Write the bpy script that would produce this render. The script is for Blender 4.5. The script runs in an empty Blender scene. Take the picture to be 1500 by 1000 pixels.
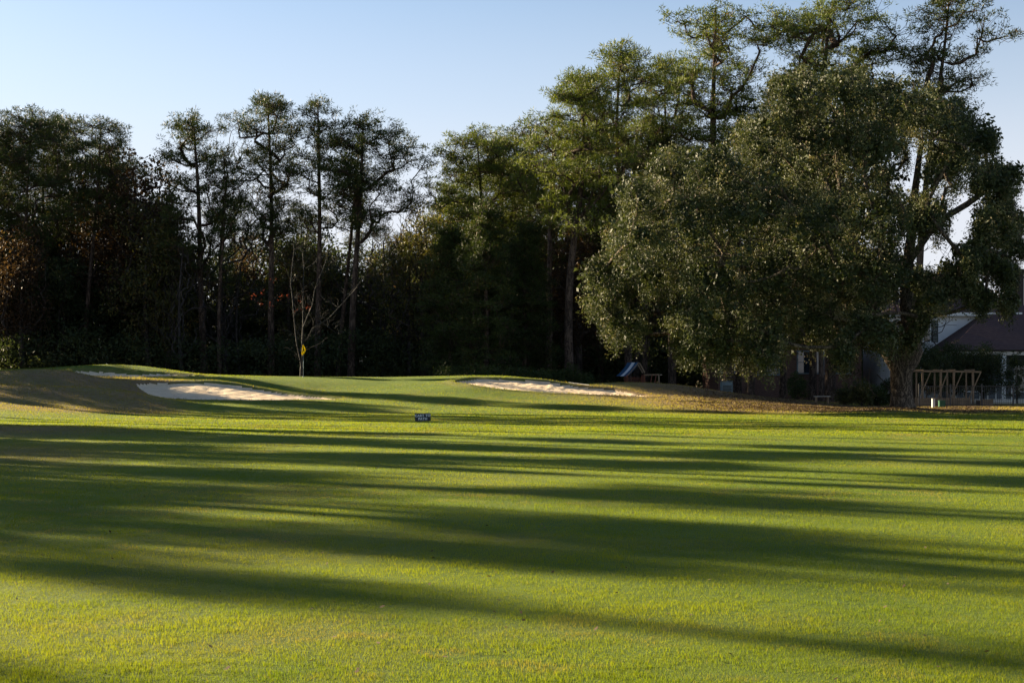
import bpy, bmesh, math, random
import numpy as np
from mathutils import Vector, Matrix
R_ = math.radians
rng = np.random.default_rng(7)
random.seed(7)
SC = bpy.context.scene
COL = SC.collection
F = 2083.0; HZ = 555.0; CH = 1.6
SUN_AZ, SUN_EL = R_(57), R_(18)          # azimuth left of the view direction

def at(px, py, Y):
    """where a thing measured at that place of the photo stands, Y metres ahead"""
    return ((px-750)/F*Y, Y, CH+(HZ-py)/F*Y)

# ------------------------------------------------------------------ tagging
def tag(o, label=None, cat=None, group=None, kind=None):
    if label: o['label'] = label
    if cat: o['category'] = cat
    if group: o['group'] = group
    if kind: o['kind'] = kind
    return o
def empty(name, loc=(0,0,0), rz=0):
    o = bpy.data.objects.new(name, None); COL.objects.link(o)
    o.location = loc; o.rotation_euler = (0,0,rz); o.empty_display_size = .3
    return o
def copy_tree(o, parent=None):
    c = o.copy(); COL.objects.link(c)
    if parent: c.parent = parent
    for ch in list(o.children): copy_tree(ch, c)
    return c

# ------------------------------------------------------------------ fast mesh
def mesh_arrays(name, V, Fa, mat=None, smooth=False, attrs=None):
    """V (n,3); Fa (m,k) uniform polygon indices; attrs {name: per-face float}"""
    V = np.asarray(V, np.float32); Fa = np.asarray(Fa, np.int32)
    me = bpy.data.meshes.new(name)
    m, k = Fa.shape
    me.vertices.add(len(V)); me.vertices.foreach_set('co', V.ravel())
    me.loops.add(m*k); me.loops.foreach_set('vertex_index', Fa.ravel())
    me.polygons.add(m)
    me.polygons.foreach_set('loop_start', np.arange(0, m*k, k, dtype=np.int32))
    me.polygons.foreach_set('loop_total', np.full(m, k, np.int32))
    if smooth: me.polygons.foreach_set('use_smooth', np.ones(m, bool))
    if attrs:
        for a, v in attrs.items():
            at_ = me.attributes.new(a, 'FLOAT', 'FACE' if len(v) == m else 'POINT')
            at_.data.foreach_set('value', np.asarray(v, np.float32))
    me.update(calc_edges=True)
    if mat: me.materials.append(mat)
    return me
def link(name, me, parent=None, loc=None):
    o = bpy.data.objects.new(name, me); COL.objects.link(o)
    if parent: o.parent = parent
    if loc is not None: o.location = loc
    return o

class MB:
    """collects boxes, bars and tubes; build() links them as one mesh"""
    def __init__(s): s.bm = bmesh.new()
    def box(s, x0,x1,y0,y1,z0,z1, bev=0):
        r = bmesh.ops.create_cube(s.bm, size=1)
        for v in r['verts']:
            v.co = ((x0+x1)/2+v.co.x*(x1-x0), (y0+y1)/2+v.co.y*(y1-y0), (z0+z1)/2+v.co.z*(z1-z0))
        if bev:
            es = {e for v in r['verts'] for e in v.link_edges}
            bmesh.ops.bevel(s.bm, geom=list(es), offset=bev, segments=2, affect='EDGES')
        return s
    def bar(s, p, q, w, h=None):
        h = h or w
        p, q = Vector(p), Vector(q); d = q-p; L = d.length; d.normalize()
        up = Vector((0,1,0)) if abs(d.y) < .9 else Vector((0,0,1))
        sx = d.cross(up).normalized(); sy = sx.cross(d)
        r = bmesh.ops.create_cube(s.bm, size=1)
        for v in r['verts']:
            c = v.co.copy(); v.co = p + d*((c.z+.5)*L) + sx*(c.x*w) + sy*(c.y*h)
        return s
    def tube(s, pts, r, n=8):
        rings = []
        pts = [Vector(p) for p in pts]
        rs = r if isinstance(r, (list, tuple)) else [r]*len(pts)
        for i, p in enumerate(pts):
            d = (pts[min(i+1, len(pts)-1)]-pts[max(i-1, 0)]).normalized()
            a = d.orthogonal().normalized(); b = d.cross(a)
            if i and rings:
                a0 = (rings[-1][0].co-pts[i-1]); a = (a0-d*a0.dot(d)).normalized(); b = d.cross(a)
            rings.append([s.bm.verts.new(p+(a*math.cos(t)+b*math.sin(t))*rs[i]) for t in [2*math.pi*k/n for k in range(n)]])
        for A, B in zip(rings, rings[1:]):
            for k in range(n): s.bm.faces.new((A[k], A[(k+1)%n], B[(k+1)%n], B[k]))
        s.bm.faces.new(rings[0][::-1]); s.bm.faces.new(rings[-1])
        return s
    def poly(s, pts, thick):
        """planar polygon extruded by the vector thick"""
        vs = [s.bm.verts.new(p) for p in pts]; f = s.bm.faces.new(vs)
        r = bmesh.ops.extrude_face_region(s.bm, geom=[f])
        bmesh.ops.translate(s.bm, vec=Vector(thick), verts=[v for v in r['geom'] if isinstance(v, bmesh.types.BMVert)])
        return s
    def build(s, name, mat, parent=None, loc=None):
        bmesh.ops.recalc_face_normals(s.bm, faces=s.bm.faces)
        me = bpy.data.meshes.new(name); s.bm.to_mesh(me); s.bm.free()
        me.materials.append(mat)
        return link(name, me, parent, loc)

# ------------------------------------------------------------------ materials
def new_mat(name):
    m = bpy.data.materials.new(name); m.use_nodes = True
    nt = m.node_tree; nt.nodes.clear()
    return m, nt
def N(nt, t, **kw):
    n = nt.nodes.new(t)
    for k, v in kw.items():
        if k in n.inputs.keys(): n.inputs[k].default_value = v
        else: setattr(n, k, v)
    return n
def ramp(nt, fac, stops):
    n = nt.nodes.new('ShaderNodeValToRGB'); e = n.color_ramp.elements
    while len(e) < len(stops): e.new(.5)
    for el, (p, c) in zip(e, stops): el.position = p; el.color = (*c, 1)
    nt.links.new(fac, n.inputs[0]); return n.outputs[0]
def mixc(nt, f, a, b, mode='MIX'):
    n = nt.nodes.new('ShaderNodeMix'); n.data_type = 'RGBA'; n.blend_type = mode
    for s_, v in ((0, f), (6, a), (7, b)):
        if hasattr(v, 'links'): nt.links.new(v, n.inputs[s_])
        else: n.inputs[s_].default_value = v if s_ == 0 else (*v, 1)
    return n.outputs[2]
def math_(nt, op, a, b=0.0, c=None):
    n = nt.nodes.new('ShaderNodeMath'); n.operation = op
    for i, v in enumerate((a, b) if c is None else (a, b, c)):
        if hasattr(v, 'links'): nt.links.new(v, n.inputs[i])
        else: n.inputs[i].default_value = v
    return n.outputs[0]
def noise(nt, scale, detail=4, vec=None, rough=.55):
    n = N(nt, 'ShaderNodeTexNoise'); n.inputs['Scale'].default_value = scale
    n.inputs['Detail'].default_value = detail; n.inputs['Roughness'].default_value = rough
    if vec is not None: nt.links.new(vec, n.inputs['Vector'])
    return n.outputs['Fac']
def geo_pos(nt, scale=None):
    g = N(nt, 'ShaderNodeNewGeometry').outputs['Position']
    if scale:
        m = N(nt, 'ShaderNodeMapping'); m.inputs['Scale'].default_value = scale
        nt.links.new(g, m.inputs['Vector']); return m.outputs[0]
    return g
def obj_pos(nt, scale=(1,1,1)):
    g = N(nt, 'ShaderNodeTexCoord').outputs['Object']
    m = N(nt, 'ShaderNodeMapping'); m.inputs['Scale'].default_value = scale
    nt.links.new(g, m.inputs['Vector']); return m.outputs[0]
def out(nt, sh):
    o = N(nt, 'ShaderNodeOutputMaterial'); nt.links.new(sh, o.inputs[0])
def bsdf(nt, col, rough=.8, spec=.3, bump=None, bstr=.3, bdist=.02, metal=0):
    p = N(nt, 'ShaderNodeBsdfPrincipled')
    if hasattr(col, 'links'): nt.links.new(col, p.inputs['Base Color'])
    else: p.inputs['Base Color'].default_value = (*col, 1)
    if hasattr(rough, 'links'): nt.links.new(rough, p.inputs['Roughness'])
    else: p.inputs['Roughness'].default_value = rough
    p.inputs['Specular IOR Level'].default_value = spec
    p.inputs['Metallic'].default_value = metal
    if bump is not None:
        b = N(nt, 'ShaderNodeBump'); b.inputs['Strength'].default_value = bstr; b.inputs['Distance'].default_value = bdist
        nt.links.new(bump, b.inputs['Height']); nt.links.new(b.outputs[0], p.inputs['Normal'])
    return p.outputs[0]
def simple(name, c1, c2=None, scale=6, rough=.75, spec=.3, bstr=.25, stretch=(1,1,1), metal=0):
    m, nt = new_mat(name); v = obj_pos(nt, stretch)
    c2 = c2 or tuple(x*.7 for x in c1)
    f = noise(nt, scale, 6, v, .65)
    col = ramp(nt, f, [(.3, c2), (.7, c1)])
    out(nt, bsdf(nt, col, rough, spec, noise(nt, scale*4, 4, v), bstr, .01, metal)); return m
def leaf_mat(name, cols, trans=.35, rough=.5, spec=.35, tboost=1.3):
    """cols: stops over the per-leaf attribute tint"""
    m, nt = new_mat(name)
    a = N(nt, 'ShaderNodeAttribute'); a.attribute_name = 'tint'
    c = ramp(nt, a.outputs['Fac'], cols)
    p = bsdf(nt, c, rough, spec)
    t = N(nt, 'ShaderNodeBsdfTranslucent')
    tc = mixc(nt, 1.0, c, (tboost*1.15, tboost*1.1, tboost*.6), 'MULTIPLY'); nt.links.new(tc, t.inputs[0])
    mx = N(nt, 'ShaderNodeMixShader'); mx.inputs[0].default_value = trans
    nt.links.new(p, mx.inputs[1]); nt.links.new(t.outputs[0], mx.inputs[2])
    out(nt, mx.outputs[0]); return m
def bark_mat(name, dark, light, scale=3.0, stretch=(1,1,.3)):
    m, nt = new_mat(name); v = obj_pos(nt, stretch)
    w = N(nt, 'ShaderNodeVectorMath'); w.operation = 'ADD'
    nn = N(nt, 'ShaderNodeTexNoise'); nn.inputs['Scale'].default_value = 2.5; nn.inputs['Detail'].default_value = 3; nt.links.new(v, nn.inputs['Vector'])
    nt.links.new(v, w.inputs[0]); nt.links.new(nn.outputs['Color'], w.inputs[1])
    n = noise(nt, scale*3, 8, w.outputs[0], .75)
    r = math_(nt, 'ABSOLUTE', math_(nt, 'SUBTRACT', noise(nt, scale*1.6, 5, w.outputs[0], .6), .5))
    h = math_(nt, 'MULTIPLY', math_(nt, 'MINIMUM', math_(nt, 'MULTIPLY', r, 9.0), 1.0), n)
    c = ramp(nt, h, [(.08, dark), (.55, light)])
    big = ramp(nt, noise(nt, .9, 4, v), [(.35, (.7,.7,.7)), (.65, (1.15,1.12,1.1))])
    out(nt, bsdf(nt, mixc(nt, 1.0, c, big, 'MULTIPLY'), .9, .2, h, .9, .07)); return m

M = {}
M['pine_bark'] = bark_mat('pine_bark', (.035,.024,.018), (.14,.10,.075), 2.2, (1,1,.35))
M['oak_bark'] = bark_mat('oak_bark', (.04,.032,.024), (.24,.19,.14), 3.2, (1,1,.35))
M['grey_bark'] = bark_mat('grey_bark', (.035,.03,.028), (.10,.09,.085), 3)
M['pale_bark'] = bark_mat('pale_bark', (.035,.035,.034), (.085,.085,.082), 3)
M['dark_bark'] = bark_mat('dark_bark', (.03,.024,.02), (.11,.09,.075), 3)
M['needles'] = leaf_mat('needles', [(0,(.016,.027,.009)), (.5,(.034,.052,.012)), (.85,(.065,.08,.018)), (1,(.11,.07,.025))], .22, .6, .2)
M['needles_bright'] = leaf_mat('needles_bright', [(0,(.03,.046,.012)), (.5,(.085,.115,.02)), (.9,(.15,.17,.03)), (1,(.14,.09,.03))], .28, .6, .2)  # lighter copy of the needles, sunshine put into the leaf colour
M['oak_leaf'] = leaf_mat('oak_leaf', [(0,(.016,.024,.010)), (.45,(.058,.075,.03)), (.8,(.128,.138,.06)), (1,(.19,.16,.09))], .18, .6, .2)
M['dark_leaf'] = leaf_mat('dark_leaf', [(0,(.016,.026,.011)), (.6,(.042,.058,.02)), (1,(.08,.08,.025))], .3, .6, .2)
M['autumn_leaf'] = leaf_mat('autumn_leaf', [(0,(.025,.015,.010)), (.5,(.045,.028,.015)), (.85,(.085,.05,.025)), (1,(.15,.105,.04))], .35, .6, .2)
M['olive_leaf'] = leaf_mat('olive_leaf', [(0,(.03,.035,.012)), (.5,(.07,.075,.02)), (.85,(.13,.11,.025)), (1,(.2,.12,.04))], .35, .5, .3)
M['litter'] = leaf_mat('litter', [(0,(.035,.022,.015)), (.6,(.10,.068,.042)), (1,(.20,.15,.09))], .1, .8, .1)
M['red_leaf'] = leaf_mat('red_leaf', [(0,(.06,.014,.012)), (1,(.15,.035,.028))], .35, .6, .2)

# ------------------------------------------------------------------ 2-D noise for building
_P = rng.random((256,256))
def vn(x, y, s):
    x = np.asarray(x)*s; y = np.asarray(y)*s
    xi = np.floor(x).astype(int); yi = np.floor(y).astype(int); fx = x-xi; fy = y-yi
    fx = fx*fx*(3-2*fx); fy = fy*fy*(3-2*fy)
    g = lambda a, b: _P[a & 255, b & 255]
    return (g(xi,yi)*(1-fx)+g(xi+1,yi)*fx)*(1-fy)+(g(xi,yi+1)*(1-fx)+g(xi+1,yi+1)*fx)*fy
def fbm(x, y, s, o=4):
    r = 0; a = .5
    for i in range(o): r = r+a*vn(np.asarray(x)+17.3*i, np.asarray(y)-9.1*i, s*2**i); a *= .5
    return r

# ------------------------------------------------------------------ terrain surveyed as cross rows: distance -> (column, height mark)
ROWS = {
 0: [(-400,None),(2000,None)],
 57: [(-400,None),(2000,None)],
 62: [(-400,600),(0,601),(160,606),(300,608.5),(2000,608.8)],
 66: [(-400,589),(0,590),(100,592),(180,598),(260,603),(400,605.5),(1200,605.5),(1290,603),(1340,603),(1400,605.5),(2000,605.5)],
 70: [(-400,560),(0,562),(40,563.5),(130,566),(200,574),(250,585),(300,591),(480,593),(700,599),(1000,600),(1230,601),(1290,597),(1315,594.5),(1340,597),(1390,602),(2000,602.6)],
 72: [(-400,561),(0,562),(40,564),(130,568),(200,575),(250,584),(300,588),(480,589),(700,595),(1000,596),(1230,600),(1315,597),(1390,601),(2000,601.3)],
 74: [(-400,560),(0,562),(60,564),(130,570),(200,578),(240,584),(300,586),(480,586),(600,588),(700,591),(900,593),(1250,599),(1400,600),(2000,600)],
 76: [(-400,548),(0,550),(60,549),(130,558),(200,573),(220,579),(240,581),(300,579),(400,581),(480,584),(600,585),(700,587),(900,590),(1100,593),(1250,598.5),(1400,599),(2000,599)],
 78: [(-400,541),(0,542),(60,538),(100,540),(130,548),(180,560),(215,570),(240,574),(300,570),(350,571),(400,575),(480,580.5),(600,581),(700,582),(800,586),(1000,588),(1100,591),(1200,595),(1250,598),(1400,598),(2000,598)],
 80: [(-400,545),(0,546),(60,543),(100,547),(130,553),(190,557),(310,557),(340,560),(380,568),(420,575),(480,579.5),(540,578.5),(600,577),(700,576),(800,581),(900,585),(1000,587),(1100,590),(1250,598),(1400,597),(2000,597)],
 82: [(-400,551),(0,551),(130,554),(190,556),(310,556),(340,559),(380,566),(420,572.5),(480,576),(540,575),(600,572),(660,567),(690,565.5),(750,571.5),(800,575.5),(900,580.5),(950,583.5),(1000,585),(1100,589),(1250,598),(1400,596),(2000,596)],
 84: [(-400,552),(0,552),(150,554.5),(320,555.5),(380,563),(430,568.5),(480,572),(600,567),(660,562),(690,560),(750,565),(800,568),(850,572),(900,576),(950,581),(1000,582),(1100,587),(1250,597.5),(1400,595.5),(2000,595.5)],
 87: [(-400,551),(0,551),(100,550),(150,552.5),(280,552.7),(330,552.5),(400,556),(480,560),(560,562),(620,560),(660,556.5),(700,552.5),(730,553),(800,556),(835,562),(850,564.5),(880,566.5),(920,570),(950,575),(1000,578),(1100,585),(1150,589),(1250,597),(1400,594.5),(2000,594.5)],
 91: [(-400,545),(0,545),(60,542),(105,540),(150,542.5),(200,547),(240,545.5),(280,548),(330,549.3),(400,552),(480,554),(560,555),(640,551),(680,549.6),(740,549.6),(790,554),(830,562),(850,563),(880,560),(930,558.5),(970,560),(1000,563),(1050,571),(1100,579),(1150,585),(1200,590.5),(1250,595.5),(1400,593),(2000,593)],
 94: [(-400,540),(0,541),(60,539),(100,536),(160,532.3),(210,534.5),(250,541),(290,547),(330,548.7),(480,551.3),(560,552),(620,550.8),(680,550),(740,550.5),(800,557),(850,564),(900,562),(1000,567),(1050,573),(1100,580),(1250,594),(1400,592),(2000,592)],
 100:[(-400,545),(0,545),(160,542),(250,550),(330,553.5),(480,554.5),(680,555.5),(800,562),(900,568),(1000,574),(1100,582),(1250,591),(2000,590.5)],
 110:[(-400,562),(400,568),(800,572),(1100,582),(1250,587.5),(2000,587.5)],
 130:[(-400,570),(800,573),(1250,582),(2000,582)],
 200:[(-400,566),(2000,570)],
 900:[(-400,559),(2000,559)],
}
_U = np.arange(-600, 2201, 4.0)
def _gauss(a, s):
    k = np.exp(-.5*(np.arange(-int(3*s), int(3*s)+1)/s)**2); k /= k.sum()
    n = len(k)//2
    return np.convolve(np.pad(a, n, mode='edge'), k, 'valid')
_ys = sorted(ROWS); _T = []
for Yk in _ys:
    r = ROWS[Yk]
    if r[0][1] is None: _T.append(np.zeros(len(_U))); continue
    z = CH+(HZ-np.interp(_U, [a for a, b in r], [b for a, b in r]))/F*Yk
    _T.append(_gauss(z, 2.2))
_T = np.array(_T)
_YD = np.concatenate([np.arange(0, 56, 2.), np.arange(56, 112, .25), np.arange(112, 900, 8.)])
_ysa = np.array(_ys, float)
_TD = np.array([np.interp(_YD, _ysa, _T[:, j]) for j in range(len(_U))]).T
_m = (_YD >= 56) & (_YD < 112)
_sm = _TD[_m].copy()
for j in range(len(_U)): _sm[:, j] = _gauss(_TD[_m][:, j], 2.6)
_TD[_m] = _sm
def hbase(x, y):
    x = np.asarray(x, float); y = np.asarray(y, float)
    yy = np.clip(y, 1.0, 890)
    u = np.clip((750+F*x/np.maximum(yy, 20)+600)/4.0, 0, len(_U)-1.001)
    v = np.interp(yy, _YD, np.arange(len(_YD))); v = np.clip(v, 0, len(_YD)-1.001)
    ui = u.astype(int); vi = v.astype(int); fu = u-ui; fv = v-vi
    z = (_TD[vi,ui]*(1-fu)+_TD[vi,ui+1]*fu)*(1-fv)+(_TD[vi+1,ui]*(1-fu)+_TD[vi+1,ui+1]*fu)*fv
    z = z + (fbm(x, y, .12, 3)-.44)*.10*np.clip((y-14)/20, 0.15, 1)
    z = z + .2*np.exp(-((x+14.6)/4.2)**2-((y-42)/2.2)**2)            # low bank near left
    return z
# bunkers as outlines (column, distance)
BUNK = {
 'C': [(192,79.5),(220,79.9),(250,80),(310,80),(345,79.95),(385,79.8),(430,79.4),(478,78.3),(500,76.8),(488,75.2),(400,74.3),(300,74.1),(245,74.3),(222,75.6),(204,77.5)],
 'B': [(104,90.4),(150,90.7),(200,90.5),(240,90.8),(286,90.5),(284,88),(200,86.6),(150,86.5),(108,88.5)],
 'F': [(660,86.2),(700,87),(740,87.2),(800,87.2),(835,87),(850,86.8),(900,86.5),(945,85),(965,83.6),(940,82.5),(880,82.1),(800,82),(740,82.1),(700,82.7),(672,84.3)],
}
BK = {}
for k_, pl in BUNK.items():
    BK[k_] = np.array([((u-750)/F*Y, Y) for u, Y in pl])
def sdist(P, x, y):
    """signed distance to a polygon, positive inside"""
    d = np.full(x.shape, 1e9); ins = np.zeros(x.shape, bool)
    n = len(P)
    for i in range(n):
        ax, ay = P[i]; bx, by = P[(i+1)%n]; ex, ey = bx-ax, by-ay
        t = np.clip(((x-ax)*ex+(y-ay)*ey)/(ex*ex+ey*ey), 0, 1)
        d = np.minimum(d, np.hypot(x-ax-t*ex, y-ay-t*ey))
        c = ((ay > y) != (by > y)) & (x < (bx-ax)*(y-ay)/((by-ay) if by != ay else 1e-9)+ax)
        ins ^= c
    return np.where(ins, d, -d)
def bunk_d(x, y):
    x = np.asarray(x, float); y = np.asarray(y, float)
    w = np.full(x.shape, -50.0); m = (y > 70) & (y < 95) & (x > -32) & (x < 14)
    xm, ym = x[m], y[m]; best = np.full(xm.shape, -50.0)
    for P in BK.values(): best = np.maximum(best, sdist(P, xm, ym))
    best = best + (fbm(xm, ym, .9, 2)-.37)*.4
    w[m] = best; return w
def sm(a, b, x): t = np.clip((x-a)/(b-a), 0, 1); return t*t*(3-2*t)
def height(x, y, bd=None):
    z = hbase(x, y)
    if bd is None: bd = bunk_d(x, y)
    z = z - np.where(bd > 0, .17*sm(0, .34, bd)+.06*sm(0, 1.2, bd), 0) + np.where(bd > .2, (fbm(x, y, 2.5, 3)-.44)*.12, 0)
    z = z + .06*np.exp(-(bd+.3)**2/.09)*(bd < 0)*sm(75.5, 78, y)
    return z
def hz(x, y): return float(height(np.array([x]), np.array([y]))[0])
def dryness(x, y, bd=None):
    """how brown the turf is"""
    x = np.asarray(x, float); y = np.asarray(y, float)
    u = 750+F*x/np.maximum(y, 5)
    if bd is None: bd = bunk_d(x, y)
    n1 = fbm(x, y, .35, 4); n2 = fbm(x, y*.6, .9, 3)
    d = .12*sm(.5, .68, n1)+.12*sm(.54, .68, n2)
    d = d + (1-sm(200, 320, u))*sm(61, 64, y)*(1-sm(84, 88, y))*(.75+.6*(n1-.44))
    d = d + .8*sm(860, 1060, u)*sm(63, 70, y)*(1-sm(93, 97, y))*(1-.35*sm(.45,.6,n2))
    d = d + .5*sm(760, 900, u)*sm(70, 78, y)*(1-sm(93, 97, y))
    d = d + .3*np.exp(-(bd/1.0)**2)
    d = d + .8*np.exp(-((x+14.8)/3.6)**2-((y-41)/2.0)**2)
    d = d + .5*np.exp(-((u-30)/120)**2)*np.exp(-((y-31)/5)**2) + .25*sm(96, 100, y)*(1-sm(1260,1330,u))
    g = sm(84, 88, y)*(1-sm(96, 99, y))*sm(340, 420, u)*(1-sm(620, 690, u))   # the putting green stays green
    return np.clip(d*(1-.9*g), 0, 1)
def litter(x, y):
    """where fallen leaves and pine straw lie"""
    x = np.asarray(x, float); y = np.asarray(y, float)
    u = 750+F*x/np.maximum(y, 5)
    a = np.exp(-((x-19.3)/4.0)**2-((y-70.5)/3.0)**2)*1.6
    b = sm(930, 1120, u)*(1-sm(1400, 1500, u))*sm(67, 72, y)*(1-sm(90, 95, y))*.75
    c = sm(96, 100, y)*.8*(1-sm(1240,1330,u))
    return np.clip((a+b+c)*(.55+fbm(x, y, .5, 3)), 0, 1)

# grids
def axis(segs):
    a = [segs[0][0]]
    for (p, q, st) in segs:
        n = max(1, round((q-p)/st)); a += list(np.linspace(p, q, n+1)[1:])
    return np.array(a)
xs = axis([(-900,-200,50),(-200,-60,7),(-60,-33,.7),(-33,15,.085),(15,40,.35),(40,100,4),(100,900,60)])
ys = axis([(-80,-4,6),(-4,58,.5),(58,73,.25),(73,95,.1),(95,112,.4),(112,200,4),(200,1500,80)])
X, Y = np.meshgrid(xs, ys)
bd = bunk_d(X, Y)
Z = height(X, Y, bd)
nx, ny = len(xs), len(ys)
V = np.stack([X.ravel(), Y.ravel(), Z.ravel()], 1)
I = np.arange(nx*ny).reshape(ny, nx)
Q = np.stack([I[:-1,:-1], I[:-1,1:], I[1:,1:], I[1:,:-1]], -1).reshape(-1, 4)
cb = (bd.ravel()[Q]).mean(1)
insand = cb > 0.16
dry = dryness(X, Y, bd).ravel(); lit_ = litter(X, Y).ravel()

# turf ground material
def turf_color(nt, dryf, litf, pos):
    n1 = noise(nt, .35, 5, pos); n2 = noise(nt, 3.0, 5, pos, .7); n3 = noise(nt, 25, 4, pos, .7)
    g = ramp(nt, n1, [(.35, (.050,.095,.009)), (.65, (.090,.138,.012))])
    g = mixc(nt, math_(nt, 'MULTIPLY', n2, .55), g, (.12,.165,.025))
    d = ramp(nt, n2, [(.3, (.13,.09,.045)), (.7, (.21,.155,.085))])
    f = math_(nt, 'MULTIPLY', dryf, math_(nt, 'ADD', n3, .55))
    c = mixc(nt, math_(nt, 'MINIMUM', f, 1.0), g, d)
    if litf is not None:
        l = ramp(nt, noise(nt, 9, 5, pos, .8), [(.35, (.07,.04,.022)), (.6, (.19,.125,.075))])
        c = mixc(nt, litf, c, l)
    return c
m, nt = new_mat('turf')
pos = geo_pos(nt)
ad = N(nt, 'ShaderNodeAttribute'); ad.attribute_name = 'dry'
al = N(nt, 'ShaderNodeAttribute'); al.attribute_name = 'litter'
c = turf_color(nt, ad.outputs['Fac'], al.outputs['Fac'], pos)
h = noise(nt, 40, 5, pos, .8)
out(nt, bsdf(nt, c, .9, .15, h, 1.0, .03)); M['turf'] = m
m, nt = new_mat('grass_blade')
ad = N(nt, 'ShaderNodeAttribute'); ad.attribute_name = 'tint'
pos = geo_pos(nt)
n1 = noise(nt, .3, 4, pos)
g = ramp(nt, n1, [(.35, (.075,.120,.011)), (.65, (.146,.182,.014))])
c = mixc(nt, ad.outputs['Fac'], g, (.18,.148,.095))
p = bsdf(nt, c, .65, .12)
t = N(nt, 'ShaderNodeBsdfTranslucent')
nt.links.new(mixc(nt, 1.0, c, (2.0,1.8,.35), 'MULTIPLY'), t.inputs[0])
mx = N(nt, 'ShaderNodeMixShader'); mx.inputs[0].default_value = .45
nt.links.new(p, mx.inputs[1]); nt.links.new(t.outputs[0], mx.inputs[2]); out(nt, mx.outputs[0]); M['blade'] = m
m, nt = new_mat('sand'); pos = geo_pos(nt)
c = ramp(nt, noise(nt, 1.2, 6, pos, .7), [(.3, (.58,.46,.32)), (.7, (.78,.65,.47))])
c = mixc(nt, ramp(nt, noise(nt, 5, 5, pos, .75), [(.58,(0,0,0)),(.75,(.7,.7,.7))]), c, (.22,.15,.10))
hh = math_(nt, 'ADD', noise(nt, 4, 5, pos, .7), math_(nt, 'MULTIPLY', noise(nt, 22, 4, pos), .4))
out(nt, bsdf(nt, c, .95, .1, hh, .9, .12)); M['sand'] = m

me = mesh_arrays('ground', V, Q[~insand], M['turf'], True, {'dry': dry, 'litter': lit_})
tag(link('ground', me), kind='structure')
for key, nm in (('B','sand_bunker'), ('C','sand_bunker'), ('F','sand_bunker')):
    P = BK[key]; cx = V[Q[:,0],0]; cy = V[Q[:,0],1]
    sel = insand & (cx > P[:,0].min()-1) & (cx < P[:,0].max()+1) & (cy > P[:,1].min()-1) & (cy < P[:,1].max()+1)
    q = Q[sel]; u_, inv = np.unique(q, return_inverse=True)
    me = mesh_arrays(nm, V[u_], inv.reshape(q.shape), M['sand'], True)
    o = link(nm, me)
    tag(o, {'B': 'thin far strip of pale sand under the leftmost green mound', 'C': 'large sand bunker half in shade, nearest of the sand traps, left of the flag',
            'F': 'long sand bunker on the right of the putting green'}[key], 'sand bunker', 'sand bunkers round the green', 'structure')

# ------------------------------------------------------------------ grass blades (stuff)
def make_blades(n, ymin, ymax, xr, wf, hm, seed):
    g = np.random.default_rng(seed)
    y = ymin*(ymax/ymin)**g.random(n)
    x = (g.random(n)*2-1)*xr*y
    bdv = bunk_d(x, y); li = litter(x, y)
    keep = (bdv < -.02) & (g.random(n) > li*.85)
    # thin patches
    keep &= g.random(n) < (.55+.75*fbm(x, y, 1.3, 3))*(.5+1.15*fbm(x+40, y, 6.0, 2))
    x, y, bdv = x[keep], y[keep], bdv[keep]; n = len(x)
    dv = dryness(x, y, bdv)
    z = height(x, y, bdv)
    w = np.maximum(.0035, wf*y)*(.6+.8*g.random(n))
    hh = hm*(.45+.8*g.random(n))*(.55+1.1*fbm(x, y, 2.2, 3))*(.45+1.25*fbm(x, y, 8.0, 2))
    u = 750+F*x/y
    rough = np.clip(dv*1.2, 0, 1)*(y > 55)
    hh = hh*(1+.9*rough)*(1+.7*np.exp(-(bdv/.35)**2))
    green = sm(84, 88, y)*(1-sm(96, 99, y))*sm(340, 420, u)*(1-sm(620, 690, u))
    hh = hh*(1-.6*green)
    a = g.random(n)*2*np.pi
    lean = hh*.55*g.random(n); la = g.random(n)*2*np.pi
    b0 = np.stack([x-np.cos(a)*w/2, y-np.sin(a)*w/2, z-.004], 1)
    b1 = np.stack([x+np.cos(a)*w/2, y+np.sin(a)*w/2, z-.004], 1)
    tp = np.stack([x+np.cos(la)*lean, y+np.sin(la)*lean, z+hh], 1)
    V = np.empty((n*3, 3), np.float32); V[0::3] = b0; V[1::3] = b1; V[2::3] = tp
    tint = np.clip(dv*(.5+.8*g.random(n))+(g.random(n) < .08)*.8*g.random(n)+.9*sm(.46,.60,fbm(x, y, 2.4, 3))*sm(.42,.56,fbm(x,y,.25,3))*g.random(n), 0, 1)
    return V, tint
BV, BT = [], []
for a_ in ((1150000, 5.5, 40, .42, .00034, .021, 1), (450000, 40, 99, .40, .0005, .03, 2)):
    v_, t_ = make_blades(*a_); BV.append(v_); BT.append(t_)
BV = np.concatenate(BV); BT = np.concatenate(BT)
me = mesh_arrays('grass', BV, np.arange(len(BV)).reshape(-1, 3), M['blade'], False, {'tint': BT})
tag(link('grass', me), 'short mown winter grass of the fairway and mounds', 'grass', kind='stuff')

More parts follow.
